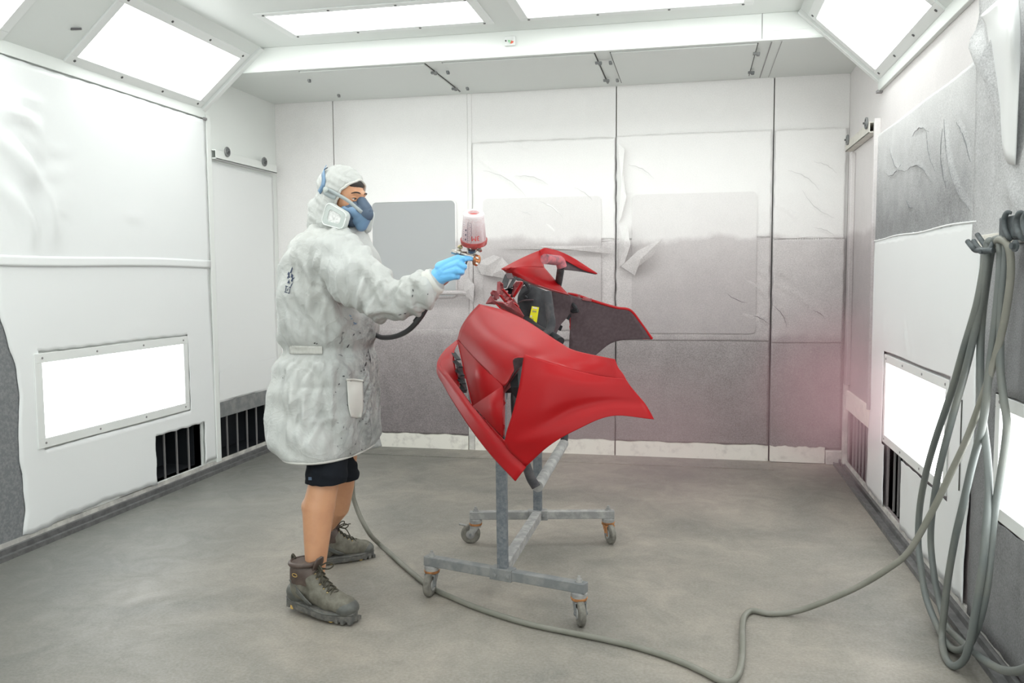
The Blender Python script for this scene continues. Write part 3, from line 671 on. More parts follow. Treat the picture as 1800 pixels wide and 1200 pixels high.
mk('upright', MB().beam(PN+V(0, 0, .02), V(PN[0]-.004, PN[1], .93), .042, .034, (0, 1, 0)), 'paint_grey', st, bevel=.003)
mk('upright', MB().beam(PF+V(0, 0, .02), V(PF[0], PF[1], 1.02), .042, .034, (0, 1, 0)), 'paint_grey', st, bevel=.003)
mk('cross_bar', MB().beam(PN+V(0, .02, .02), PF+V(0, -.02, .0), .045, .045), 'light_grey', st, bevel=.003)
def caster(pv, ang, mt='steel', brake=False):
    """swivel caster under pv; ang: direction the wheel trails to"""
    root = mk('caster', MB().lathe(pv+V(0, 0, -.045), (0, 0, 1), [(0, .028), (.010, .032), (.022, .032), (.026, .024)], 18), 'light_grey', st, smooth=True)
    mk('swivel_ring', MB().lathe(pv+V(0, 0, -.050), (0, 0, 1), [(0, .031), (.009, .034), (.010, .031)], 18), 'rust', root, smooth=True)
    mk('stem_nut', MB().lathe(pv+V(0, 0, .02), (0, 0, 1), [(0, .016), (.004, .016), (.004, .011), (.014, .011), (.014, .006), (.024, .006)], 8), 'light_grey', root)
    t = V(math.cos(ang), math.sin(ang), 0); s = np.cross(Z_, t); r = .049
    c = V(pv[0], pv[1], r)+t*.026
    for k in (-1, 1):
        b = MB(); o_ = s*k*.021; th = s*k*.0015
        top = [V(pv[0], pv[1], pv[2]-.052)+t*x+o_ for x in (-.024, .026)]; bot = [c+t*x+o_+V(0, 0, -.008) for x in (.012, -.012)]
        Pq = top+bot; b.add([p-th for p in Pq]+[p+th for p in Pq], [(0, 1, 2, 3), (7, 6, 5, 4), (0, 4, 5, 1), (1, 5, 6, 2), (2, 6, 7, 3), (3, 7, 4, 0)])
        mk('fork', b, mt, root)
    mk('fork_plate', MB().obox(V(pv[0], pv[1], pv[2]-.055), t*.028, s*.024, Z_*.003), mt, root)
    mk('wheel', MB().lathe(c-s*.014, s, [(0, .02), (0, .036), (.001, r-.004), (.005, r), (.023, r), (.027, r-.004), (.028, .036), (.028, .02)], 28), 'rubber_grey', root, smooth=True)
    mk('hub', MB().lathe(c-s*.019, s, [(0, .009), (.001, .022), (.037, .022), (.038, .009)], 20), 'light_grey', root, smooth=True)
    mk('axle_bolt', MB().lathe(c-s*.027, s, [(0, .007), (.054, .007)], 8), 'steel', root)
    if brake: mk('brake_lever', MB().tube([V(*(pv+V(0, 0, -.058)))+t*.02, pv+V(0, 0, -.053)+t*.055, pv+V(0, 0, -.045)+t*.085], .006, 6), mt, root, smooth=True)
caster(N1, math.radians(-95)); caster(N2, math.radians(-70)); caster(F1, math.radians(190), 'light_grey', True); caster(F2, math.radians(-60), 'rust')
# tube cradle that carries the bumper
xn = at(945, 855, 3.42); xf = at(991, 779, 4.16)
mk('cradle_bar', MB().cyl(xn, xf, .024, 16), 'light_grey', st, smooth=True)
mk('cradle_arm', MB().tube([xn+V(-.004, -.01, 0), at(930, 832, 3.42), at(913, 770, 3.46), at(906, 690, 3.52), at(925, 620, 3.62), at(966, 580, 3.72), at(966, 545, 3.74), at(962, 513, 3.76)], .0195, 12), 'pad', st, smooth=True)
mk('cradle_arm', MB().tube([xf, at(992, 762, 4.16), at(984, 745, 4.16), at(975, 670, 4.3), at(972, 600, 4.55), at(974, 550, 4.64), at(979, 512, 4.58), at(983, 490, 4.40), at(986, 470, 4.3)], .019, 12), 'pad', st, smooth=True)
mk('cradle_tip', MB().tube([at(988, 470, 4.3), at(984, 459, 4.29), at(975, 457, 4.25), at(958, 455, 4.15)], .026, 14), 'pad_red', st, smooth=True)
mk('cradle_link', MB().tube([at(885, 700, 3.44), at(893, 650, 3.5), at(925, 612, 3.62)], .016, 10), 'pad', st, smooth=True)
mk('cradle_link', MB().tube([at(948, 705, 4.18), at(960, 650, 4.2), at(970, 610, 4.2)], .016, 10), 'pad', st, smooth=True)

bp = thing('car_bumper', 'freshly painted bright red car front bumper mounted nose up on the wheeled stand', 'car bumper', tuple(at(950, 690, 3.7)))
def pnl(name, patches, mats=('red', 'inner'), th=.004, par=None, **k):
    b = MB()
    for v, f in patches:
        v = np.asarray(v); nn = sum(np.cross(v[q[2]]-v[q[0]], v[q[-1]]-v[q[1]]) for q in f)
        if len(f[0]) == 3: nn = sum(np.cross(v[q[1]]-v[q[0]], v[q[2]]-v[q[0]]) for q in f)
        if nn@(O-v.mean(0)) < 0: f = [tuple(reversed(q)) for q in f]
        b.add(v, f)
    return mk(name, b, mats, par or bp, smooth=2, solid=(th, -1, 1), **k)
P1 = patch([[(843, 534, 3.66), (885, 545, 3.52), (925, 563, 3.38), (962, 587, 3.24), (985, 602, 3.165), (1012, 616, 3.09), (1080, 631, 2.99)],
            [(840, 536, 3.62), (880, 556, 3.46), (918, 577, 3.32), (953, 600, 3.19), (975, 615, 3.12), (1003, 630, 3.05), (1086, 645, 2.982)],
            [(823, 555, 3.60), (858, 580, 3.40), (893, 600, 3.26), (922, 613, 3.16), (946, 624, 3.10), (974, 636, 3.04), (1095, 657, 2.975)],
            [(810, 576, 3.60), (842, 603, 3.39), (874, 632, 3.24), (901, 643, 3.15), (922, 638, 3.09), (946, 633, 3.04), (1101, 668, 2.971)],
            [(804, 596, 3.62), (831, 627, 3.43), (856, 652, 3.30), (883, 678, 3.17), (902, 652, 3.10), (921, 627, 3.04), (1106, 677, 2.972)]], 8)
# cut the hidden corner so the slot beside the fin stays open
v1, f1 = P1
P2 = patch([[(921, 622, 2.995), (970, 637, 2.985), (1020, 652, 2.982), (1060, 661, 2.976), (1100, 666, 2.970)],
            [(913, 675, 2.985), (965, 665, 2.955), (1020, 674, 2.955), (1065, 676, 2.962), (1109, 679, 2.966)],
            [(901, 725, 2.99), (955, 714, 2.945), (1015, 699, 2.95), (1068, 694, 2.955), (1124, 697, 2.965)],
            [(889, 765, 3.01), (945, 748, 2.955), (1003, 721, 2.955), (1068, 706, 2.955), (1134, 709, 2.963)],
            [(890, 787, 3.02), (938, 772, 2.955), (1008, 740, 2.94), (1072, 720, 2.945), (1142, 722, 2.955)],
            [(924, 820, 2.99), (966, 783, 2.95), (1012, 756, 2.935), (1075, 731, 2.94), (1150, 737, 2.95)]], 8)
cheek = pnl('front_cheek', [P1])
flank = pnl('side_panel', [P2])
P3 = patch([[(806, 596, 4.15), (785, 615, 3.95), (772, 638, 3.76), (787, 657, 3.64), (806, 680, 3.52), (840, 725, 3.34), (882, 775, 3.15), (924, 820, 2.985)],
            [(803, 597, 4.17), (780, 617, 3.96), (768, 641, 3.75), (783, 665, 3.63), (801, 690, 3.51), (833, 735, 3.33), (873, 787, 3.14), (917, 829, 2.975)],
            [(803, 600, 4.17), (779, 622, 3.96), (767, 650, 3.77), (780, 678, 3.65), (796, 706, 3.53), (826, 752, 3.35), (862, 799, 3.17), (905, 845, 2.99)]], 8)
P4 = patch([[(816, 588, 4.12), (799, 612, 3.86), (799, 635, 3.77), (805, 662, 3.66), (812, 686, 3.56), (824, 705, 3.46), (850, 735, 3.31), (886, 775, 3.11)],
            [(806, 596, 4.15), (785, 615, 3.95), (772, 638, 3.76), (787, 657, 3.64), (806, 680, 3.52), (840, 725, 3.34), (882, 775, 3.15), (924, 820, 2.985)]], 8)
lip = pnl('lower_lip', [P3]); lip2 = pnl('lip_top', [P4])
# the lip runs on round the far half of the bumper: mirrored about the bumper's own centre plane
tN, tF_ = at(1150, 737, 2.95), at(1146, 595, 4.63); mw = nrm(tF_-tN); mc = (tN+tF_)/2
def mir(vf): v = np.asarray(vf[0]); return v-2*((v-mc)@mw)[:, None]*mw, [tuple(reversed(q)) for q in vf[1]]
rw3 = [[(787, 657, 3.64), (806, 680, 3.52), (840, 725, 3.34), (882, 775, 3.15), (924, 820, 2.985)],
       [(783, 665, 3.63), (801, 690, 3.51), (833, 735, 3.33), (873, 787, 3.14), (917, 829, 2.975)],
       [(780, 678, 3.65), (796, 706, 3.53), (826, 752, 3.35), (862, 799, 3.17), (905, 845, 2.99)]]
rw4 = [[(805, 662, 3.66), (812, 686, 3.56), (824, 705, 3.46), (850, 735, 3.31), (886, 775, 3.11)], rw3[0]]
for nm_, pp in (('lower_lip', patch(rw3, 8)), ('lip_top', patch(rw4, 8))):
    b = MB(); v_, f_ = mir(pp); b.add(v_, f_); mk(nm_, b, ('red', 'inner'), bp, smooth=2, solid=(.004, 0))
mk('carrier_beam', MB().tube([at(880, 590, 3.62), at(892, 615, 3.80), at(925, 640, 4.05), at(965, 648, 4.25), at(975, 655, 4.38)], .022, 12), 'black_pl', bp, smooth=True)
mk('carrier_strut', MB().tube([at(885, 560, 3.68), at(890, 600, 3.76), at(900, 625, 3.86)], .014, 10), 'black_pl', bp, smooth=True)
mk('carrier_strut', MB().tube([at(935, 572, 3.92), at(938, 605, 3.98), at(940, 640, 4.12)], .014, 10), 'black_pl', bp, smooth=True)
F1_ = fan([(804, 597, 3.61), (883, 678, 3.165), (831, 713, 3.38)]); F2_ = fan([(883, 678, 3.165), (883.5, 768, 3.13), (831, 713, 3.38)])
F3_ = fan([(883, 678, 3.165), (889, 683, 3.3), (889, 766, 3.3), (883.5, 768, 3.13)])
F4_ = fan([(804, 597, 3.61), (831, 713, 3.38), (833, 713, 3.5), (806, 600, 3.7)])
pnl('intake_blade', [F1_, F2_, F3_, F4_], th=.003)
pnl('blade_tab', [fan([(884, 700, 3.2), (889, 708, 3.2), (884, 716, 3.2)])], th=.002); pnl('blade_tab', [fan([(884, 745, 3.15), (888, 748, 3.15), (885, 758, 3.15)])], th=.002)
# black mesh strip seen between blade and lip, and slats of the centre intake
g = MB()
for k in range(9):
    t_ = k/8; a = at(833+t_*50, 716+t_*52, 3.40-t_*.26); g.obox(a+V(0, .012, 0), V(.0075, -.01, -.006), V(0, .01, 0), V(.001, 0, .004))
mk('intake_mesh', g, 'black_pl', bp)
for (x, y, L) in ((797, 620, 9), (798, 633, 12), (800, 648, 13), (803, 662, 12), (806, 674, 10)):
    mk('intake_slat', MB().beam(at(x, y, 3.84-(y-620)*.003), at(x+L, y+12, 3.66-(y-620)*.003), .02, .005), 'black_pl', bp)
mk('intake_slat', MB().beam(at(806, 640, 3.72), at(817, 688, 3.62), .02, .02), 'inner', bp)
# inner edge turned back along the intake slot
mk('slot_bracket', MB().add(*fan([(884, 674, 3.24), (912, 640, 3.2), (917, 642, 3.2), (905, 660, 3.22), (893, 690, 3.27), (884, 690, 3.27)])), 'darkred', bp, solid=(.004, 0))
mk('slot_bracket', MB().add(*fan([(888, 690, 3.24), (898, 680, 3.2), (897, 672, 3.2), (910, 655, 3.2), (912, 680, 3.2), (908, 700, 3.24), (900, 690, 3.22)])), 'black_pl', bp, solid=(.004, 0))
# ---- far half
P6a = patch([[(881, 472, 4.02), (905, 459, 4.2), (928, 448, 4.35), (948, 440, 4.5)],
             [(889, 471, 4.0), (912, 463, 4.15), (934, 456, 4.28), (953, 455, 4.44)],
             [(898, 470.5, 3.98), (918, 469, 4.12), (938, 469, 4.24), (957, 470, 4.4)]], 6)
P6b = patch([[(898, 470.5, 3.98), (918, 469, 4.12), (938, 469, 4.24), (957, 470, 4.4)],
             [(890, 474, 3.99), (918, 482, 4.1), (948, 489, 4.24), (978, 494, 4.42)],
             [(882, 473.5, 4.0), (915, 489, 4.1), (953, 504, 4.25), (1000, 518, 4.45)]], 6)
pnl('upper_fascia', [P6a, P6b])
pnl('fascia_lower_edge', [patch([[(882, 473, 4.0), (915, 489, 4.1), (953, 504, 4.25), (1000, 518, 4.45)], [(893, 482, 4.06), (915, 493, 4.14), (953, 507, 4.29), (1000, 520, 4.48)]], 6)], ('darkred', 'inner'))
P7 = patch([[(948, 440, 4.5), (957, 435.5, 4.52), (968, 437, 4.54), (985, 442, 4.57), (1008, 453, 4.62), (1030, 467, 4.66), (1050, 480, 4.7)],
            [(950, 447, 4.49), (958, 441, 4.51), (968, 442, 4.53), (984, 448, 4.56), (1006, 459, 4.61), (1028, 471, 4.65), (1050, 481, 4.7)],
            [(954, 458, 4.48), (957, 449, 4.5), (967, 446.5, 4.52), (983, 452, 4.55), (1004, 463, 4.60), (1026, 475, 4.65), (1049, 482, 4.7)]], 6)
pnl('far_wing', [P7])
P7b = patch([[(984, 451, 4.57), (1006, 462, 4.62), (1028, 474, 4.67), (1048, 482, 4.71)],
             [(988, 474, 4.55), (1003, 475, 4.60), (1025, 478, 4.66), (1047, 482.5, 4.71)]], 5)
pnl('far_wing_inside', [P7b], ('inner', 'inner'), .003)
P8 = patch([[(966, 507, 4.50), (1000, 517, 4.52), (1030, 527, 4.56), (1062, 536, 4.60), (1108, 546, 4.63)],
            [(990, 540, 4.52), (1003, 545, 4.53), (1035, 552, 4.57), (1072, 556, 4.61), (1122, 563, 4.64)],
            [(1003, 552, 4.54), (1004, 575, 4.55), (1040, 578, 4.58), (1080, 575, 4.62), (1135, 580, 4.65)],
            [(1001, 590, 4.55), (1012, 604, 4.56), (1050, 605, 4.60), (1090, 594, 4.63), (1146, 595, 4.66)],
            [(999, 640, 4.57), (1015, 640, 4.58), (1044, 626, 4.60), (1082, 600, 4.63), (1146, 596, 4.66)]], 6)
pnl('far_side_panel', [P8], ('inner', 'red'), .004)
P8b = patch([[(967, 506, 4.48), (968, 535, 4.48), (969, 560, 4.48), (970, 590, 4.46)],
             [(985, 512, 4.50), (986, 533, 4.50), (984, 552, 4.5), (978, 586, 4.48)],
             [(1006, 520, 4.52), (1006, 535, 4.52), (1004, 549, 4.52), (984, 572, 4.50)]], 5)
pnl('inner_return', [P8b], ('inner', 'inner'), .003)
for (x, y) in ((998, 556), (983, 575)): mk('clip_tab', MB().obox(at(x, y, 4.52), V(.014, 0, -.008), V(0, .004, 0), V(.006, 0, .014)), 'black_pl', bp, bevel=.004)
# red rolled rim of the far side panel with notches
mk('far_rim', MB().tube([at(*q) for q in ((998, 516, 4.54), (1015, 519, 4.55), (1035, 526, 4.57), (1060, 534, 4.60), (1085, 541, 4.62), (1108, 545.5, 4.635), (1127, 569, 4.65), (1146, 595.5, 4.665))], .0075, 8), 'red', bp, smooth=True)
for (x, y) in ((1012, 519), (1032, 526)): mk('rim_tab', MB().obox(at(x, y, 4.55), V(.025, 0, -.004), V(0, .006, 0), V(.003, 0, .008)), 'darkred', bp, bevel=.002)
mk('snagged_clip', MB().tube([at(1006, 534, 4.53), at(1012, 541, 4.5), at(1006, 547, 4.52), at(1016, 546, 4.5)], .010, 6), 'black_pl', bp, smooth=True)
# black air duct with the yellow sticker
Yd = 3.9
duct = pnl('air_duct', [patch([[(918, 503, Yd+.05), (932, 500, Yd+.02), (948, 506, Yd+.03), (962, 512, Yd+.1)],
                               [(910, 522, Yd), (928, 528, Yd-.03), (946, 530, Yd-.02), (961, 532, Yd+.06)],
                               [(911, 545, Yd), (928, 550, Yd-.03), (945, 553, Yd-.02), (961, 554, Yd+.06)],
                               [(918, 568, Yd), (932, 574, Yd-.03), (946, 576, Yd-.02), (962, 580, Yd+.06)]], 5)], ('black_pl', 'black_pl'), .004)
mk('duct_foot', MB().tube([at(925, 562, 3.85), at(945, 578, 3.8), at(970, 590, 3.72), at(985, 600, 3.66)], .020, 16), 'black_pl', bp, smooth=True)
mk('duct_clip', MB().tube([at(912, 505, 3.88), at(922, 497, 3.86), at(930, 508, 3.86), at(921, 518, 3.86), at(926, 524, 3.87)], .008, 6), 'black_pl', bp, smooth=True)
mk('duct_clip', MB().tube([at(911, 533, 3.87), at(920, 528, 3.86), at(938, 527, 3.86)], .004, 6), 'inner', bp, smooth=True)
def quad(c, Y, par, mt, name, th=.001): return mk(name, MB().add(*fan([(x, y, Y) for x, y in c])), mt, par, solid=(th, 0))
lb = quad([(935, 538), (947.5, 540), (943.5, 567), (929.5, 563.8)], 3.842, bp, 'yellow', 'sticker')
lb['label'] = 'yellow printed sticker on the black duct'
quad([(937, 539.3), (944.5, 540.6), (944, 543.2), (936.4, 541.8)], 3.840, lb, 'sticker_w', 'sticker_print')
quad([(936, 545), (943, 546), (942.6, 549), (935.5, 548)], 3.840, lb, 'sticker_d', 'sticker_print')
quad([(932.5, 554), (935.5, 554.5), (935, 557.5), (932, 557)], 3.840, lb, 'sticker_w', 'sticker_print')
quad([(933.5, 559), (938, 560), (937.4, 563), (932.8, 562)], 3.840, lb, 'sticker_d', 'sticker_print')
# ---- broken lattice of bracket pieces over the grille
def Zq(x, y): return (850+x/8, 430+y/8)
def lat(pts, Y0, Y1, mt='darkred', th=.005, name='grille_bracket'):
    P = [at(*Zq(*p), Y0+(Y1-Y0)*k/max(1, len(pts)-1)) for k, p in enumerate(pts)]
    n = len(P); c = sum(P)/n; b = MB(); b.add([c]+P, [(0, k+1, (k+1) % n+1) for k in range(n)])
    return mk(name, b, mt, bp, solid=(th, 0))
lat([(190, 800), (270, 808), (330, 860), (380, 795), (400, 780), (440, 850), (500, 900), (570, 1000), (550, 1045), (400, 970), (240, 890)], 3.62, 3.70)
lat([(220, 515), (275, 550), (270, 600), (400, 760), (385, 790), (330, 820), (235, 700), (190, 640), (215, 600)], 3.74, 3.80)
lat([(95, 680), (130, 640), (185, 650), (215, 700), (190, 780), (140, 775), (115, 720)], 3.70, 3.74)
lat([(30, 830), (50, 790), (100, 710), (150, 780), (190, 800), (170, 840), (100, 830)], 3.66, 3.68)
lat([(455, 520), (530, 515), (560, 550), (540, 600), (430, 745), (395, 700), (420, 610), (415, 570)], 3.82, 3.86)
lat([(420, 750), (440, 790), (500, 870), (490, 885), (400, 790)], 3.74, 3.78)
lat([(380, 790), (470, 840), (560, 990), (500, 985), (420, 900)], 3.72, 3.76, 'red')
def bm_(x0, y0, x1, y1, Y0, Y1, wd=.012, mt='darkred'): mk('bracket_rib', MB().beam(at(*Zq(x0, y0), Y0), at(*Zq(x1, y1), Y1), wd, .004), mt, bp)
bm_(230, 705, 315, 810, 3.66, 3.68, .02, 'red'); bm_(190, 805, 280, 812, 3.64, 3.66, .02, 'red'); bm_(345, 830, 375, 790, 3.66, 3.70, .02)
bm_(265, 625, 405, 785, 3.70, 3.74, .016, 'red'); bm_(215, 520, 200, 760, 3.73, 3.72, .014); bm_(180, 830, 240, 895, 3.62, 3.62, .02, 'red'); bm_(240, 895, 545, 1040, 3.62, 3.66, .012, 'red')
bm_(280, 720, 330, 650, 3.70, 3.74, .012); bm_(320, 780, 370, 700, 3.70, 3.74, .012); bm_(540, 525, 420, 735, 3.80, 3.82, .012, 'red')
bm_(345, 420, 280, 600, 3.95, 3.8, .03, 'black_pl'); bm_(450, 455, 360, 610, 3.95, 3.82, .016, 'black_pl'); bm_(355, 405, 375, 480, 3.95, 3.9, .03, 'inner'); bm_(470, 470, 520, 500, 3.98, 3.95, .03, 'black_pl')
bm_(290, 640, 430, 590, 3.86, 3.86, .05, 'black_pl'); bm_(380, 620, 370, 740, 3.88, 3.86, .03, 'black_pl'); bm_(125, 790, 170, 830, 3.72, 3.7, .03, 'black_pl'); bm_(300, 640, 400, 720, 3.86, 3.86, .06, 'black_pl')

# ================================================================== PAINTER
M['skin'] = mat('skin', (.56, .29, .16), .42, var=.35, vs=14, col2=(.45, .21, .12))
M['skin'].node_tree.nodes['Principled BSDF'].inputs['Subsurface Weight'].default_value = .08
M['skin'].node_tree.nodes['Principled BSDF'].inputs['Subsurface Radius'].default_value = (.02, .008, .004)
M['glove'] = mat('blue_nitrile', (.16, .50, .87), .38, bs=.35, bscale=55)
M['shorts'] = mat('black_cloth', (.010, .012, .016), .9, spec=.15, bs=.2, bscale=200)
M['hair'] = mat('black_hair', (.02, .015, .012), .6)
M['eye_w'] = mat('eye_white', (.7, .68, .65), .2); M['iris'] = mat('dark_iris', (.03, .02, .015), .15)
M['mask_b'] = mat('mask_blue', (.15, .26, .40), .4); M['mask_d'] = mat('mask_dark_blue', (.065, .10, .155), .5)
M['mask_g'] = mat('filter_grey', (.50, .54, .52), .45); M['mask_w'] = mat('filter_pad_white', (.78, .78, .77), .8, var=.3, vs=90)
M['strap'] = mat('strap_grey', (.36, .40, .41), .7)
M['leather'] = mat('brown_leather', (.07, .048, .04), .5, var=.5, vs=25, col2=(.12, .088, .07), bs=.2, bscale=60)
M['olive'] = mat('olive_nubuck', (.115, .108, .085), .7, var=.6, vs=30, col2=(.20, .19, .155), bs=.2, bscale=80)
M['sole'] = mat('dark_sole_rubber', (.085, .085, .08), .7, var=.6, vs=40, col2=(.2, .19, .17), bs=.2, bscale=60)
M['toe'] = mat('toe_rubber', (.075, .078, .072), .42, var=.5, vs=30, col2=(.15, .15, .135))
M['lace'] = mat('dark_lace', (.05, .045, .03), .8); M['lug_y'] = mat('tan_lug', (.5, .33, .10), .6); M['brass'] = mat('brass_eyelet', (.5, .4, .22), .4, .8)
M['ink'] = mat('navy_print', (.03, .045, .09), .7); M['splat'] = mat('dried_dark_paint', (.05, .05, .055), .6)
M['elastic'] = mat('elastic_white', (.60, .60, .565), .7)
def coat_mat():
    m, nt, b = new_mat('worn_white_coat'); p = pos(nt)
    sep = nt.nodes.new('ShaderNodeSeparateXYZ'); nt.links.new(p, sep.inputs[0])
    base = (.475, .488, .475)
    n1 = noise(nt, 3.5, 5, .6, p); n2 = noise(nt, 34, 5, .7, p); n3 = noise(nt, 11, 6, .75, mapped(nt, (1, 1, .35)), 1.2)
    c = mixc(nt, mth(nt, 'MULTIPLY', ramp(nt, n1, [(.42, 0), (.65, 1)]), .25), base, (.50, .495, .455))
    # grime on the front edge and the lower skirt
    fx = maprange(nt, sep.outputs[0], -1.50, -1.30, 0, 1); lz = maprange(nt, sep.outputs[2], 1.28, 1.05, 0, 1)
    g = mth(nt, 'MULTIPLY', mth(nt, 'MULTIPLY', fx, lz), ramp(nt, n3, [(.35, .15), (.62, 1)]))
    c = mixc(nt, mth(nt, 'MULTIPLY', g, .8), c, (.19, .20, .20))
    fx2 = maprange(nt, sep.outputs[0], -1.36, -1.31, 0, 1)
    g2 = mth(nt, 'MULTIPLY', mth(nt, 'MULTIPLY', fx2, lz), ramp(nt, n2, [(.45, 0), (.6, 1)]))
    c = mixc(nt, mth(nt, 'MULTIPLY', g2, .75), c, (.10, .105, .11))
    sk = maprange(nt, sep.outputs[2], 1.0, .7, 0, 1)
    g3 = mth(nt, 'MULTIPLY', sk, ramp(nt, noise(nt, 18, 6, .75, p, .5), [(.5, 0), (.68, 1)]))
    c = mixc(nt, mth(nt, 'MULTIPLY', g3, .35), c, (.36, .37, .37))
    dk = ramp(nt, noise(nt, 30, 2, .5, mapped(nt, (1, 1, .5)), 2), [(.70, 0), (.73, 1)])
    c = mixc(nt, mth(nt, 'MULTIPLY', mth(nt, 'MULTIPLY', dk, maprange(nt, sep.outputs[0], -1.5, -1.33, 0, 1)), lz), c, (.06, .06, .07))
    nt.links.new(c, b.inputs['Base Color']); b.inputs['Roughness'].default_value = .6
    b.inputs['Transmission Weight'].default_value = 0
    rd = mth(nt, 'ABSOLUTE', mth(nt, 'SUBTRACT', noise(nt, 7, 3, .5, p, 1.2), .5)); rd = mth(nt, 'POWER', mth(nt, 'SUBTRACT', 1, mth(nt, 'MULTIPLY', rd, 2)), 9)
    rd2 = mth(nt, 'ABSOLUTE', mth(nt, 'SUBTRACT', noise(nt, 17, 3, .5, p, .8), .5)); rd2 = mth(nt, 'POWER', mth(nt, 'SUBTRACT', 1, mth(nt, 'MULTIPLY', rd2, 2)), 9)
    bump(nt, b, mth(nt, 'ADD', mth(nt, 'ADD', rd, mth(nt, 'MULTIPLY', rd2, .5)), mth(nt, 'MULTIPLY', noise(nt, 60, 3, .6, p), .3)), .24, .008)
    return m
M['coat'] = coat_mat()

PC = at(580, 610, 3.35)
pe = thing('person', 'person in white hooded coat, black shorts and hiking boots, raising the spray gun', 'person', (PC[0], 3.35, 0))
# head frame
HC = at(603, 347, 3.34); hy = math.radians(-17); hp_ = math.radians(-9)
hF = V(math.cos(hy)*math.cos(hp_), math.sin(hy)*math.cos(hp_), math.sin(hp_)); hL = V(-math.sin(hy), math.cos(hy), 0); hU = np.cross(hF, hL)
def hd(f, l, u): return HC+hF*f+hL*l+hU*u
HR = np.array([hF, hL, hU]).T
b = MB()
b.ell(hd(-.012, 0, .030), (.098, .076, .092), HR, 32, 20)
b.ell(hd(.035, 0, .0), (.062, .064, .085), HR, 28, 18)
b.ell(hd(.035, 0, -.070), (.052, .048, .042), HR, 24, 14)
b.ell(hd(.082, 0, -.098), (.018, .022, .016), HR)
b.cap(hd(.086, -.030, .026), hd(.092, 0, .022), .010, .011); b.cap(hd(.086, .030, .026), hd(.092, 0, .022), .010, .011)
b.cap(hd(.093, 0, .014), hd(.112, 0, -.028), .009, .013); b.ell(hd(.103, -.012, -.031), (.011, .008, .008), HR); b.ell(hd(.103, .012, -.031), (.011, .008, .008), HR)
for s in (-1, 1):
    b.ell(hd(.058, s*.038, -.022), (.030, .024, .026), HR)
    b.ell(hd(-.008, s*.068, -.005), (.014, .008, .026), HR)
b.cap(hd(.094, -.018, -.058), hd(.094, .018, -.058), .007); b.cap(hd(.092, -.016, -.068), hd(.092, .016, -.068), .008)
neck = at(592, 412, 3.35)
b.cap(hd(-.02, 0, -.06), neck, .055, .060)
# torso core under the coat
def tz(px, py, Y=3.35): return at(px, py, Y)
sp_ = [tz(588, 430), tz(585, 500), tz(580, 580), tz(578, 660), tz(580, 740)]
b.chain(sp_, [.10, .115, .11, .115, .12], 20)
SH, EL, WR = at(597, 458, 3.19), at(646, 510, 3.09), at(770, 485, 3.07)
b.cap(neck, at(590, 440, 3.22), .055, .06); b.cap(neck, at(590, 440, 3.52), .055, .06)
b.chain([at(590, 447, 3.2), SH, EL, at(712, 513, 3.07), WR], [.06, .055, .046, .038, .029])
LS, LE, LW = at(588, 455, 3.56), at(572, 560, 3.62), at(604, 640, 3.52)
b.chain([at(590, 447, 3.5), LS, LE, LW], [.06, .05, .042, .029])
# legs
tF = onz(654, 977, 0); fdir = nrm(V(.77, .64, 0)); aF = tF-fdir*.232
NK = [at(582, 735, 3.25), at(574, 800, 3.19), at(569, 850, 3.155), at(560, 893, 3.14), at(557, 945, 3.12), at(555, 990, 3.105), at(550, 1025, 3.10)]
b.chain(NK, [.105, .082, .060, .066, .053, .042, .040], 22); b.cap(at(551, 890, 3.14), at(552, 915, 3.13), .050, .040, 20)
FK = [at(582, 735, 3.46), at(596, 800, 3.50), at(601, 850, 3.54), at(594, 890, 3.57), aF+V(.008, -.005, .19), aF+V(.004, 0, .11)]
b.chain(FK, [.105, .082, .057, .054, .045, .036], 22)

v, f, n = remesh(b, .0045, 6)
body = mk('body', from_vf(v, f), 'skin', pe, smooth=2)
# eyes, brows, hair edge
for s in (-1, 1):
    e = mk('eye', MB().ell(hd(.0775, s*.031, .003), .0125, HR, 16, 12), 'eye_w', pe, smooth=2)
    mk('iris', MB().ell(hd(.0860, s*.030, .001), (.0048, .0055, .0055), HR, 12, 8), 'iris', e, smooth=2)
    mk('eyelid', MB().tube([hd(.076, s*.045, .003), hd(.0855, s*.039, .0068), hd(.0895, s*.030, .0080), hd(.0890, s*.020, .004)], .0040, 8), 'skin', e, smooth=2)
    mk('eyelid', MB().tube([hd(.076, s*.045, .001), hd(.0850, s*.039, -.0045), hd(.0885, s*.030, -.0065), hd(.0885, s*.020, -.002)], .0034, 8), 'skin', e, smooth=2)
    mk('lash', MB().tube([hd(.078, s*.046, .002), hd(.0885, s*.039, .0038), hd(.0925, s*.030, .0042), hd(.0915, s*.020, .002)], .0011, 6), 'hair', e, smooth=2)
    mk('eyebrow', MB().tube([hd(.081, s*.048, .022), hd(.0925, s*.036, .028), hd(.0985, s*.022, .028), hd(.101, s*.012, .025)], [.0015, .0032, .003, .0015], 6), 'hair', pe, smooth=2)
mk('hair', MB().ell(hd(.048, 0, .058), (.038, .050, .034), HR, 20, 12), 'hair', pe, smooth=2)

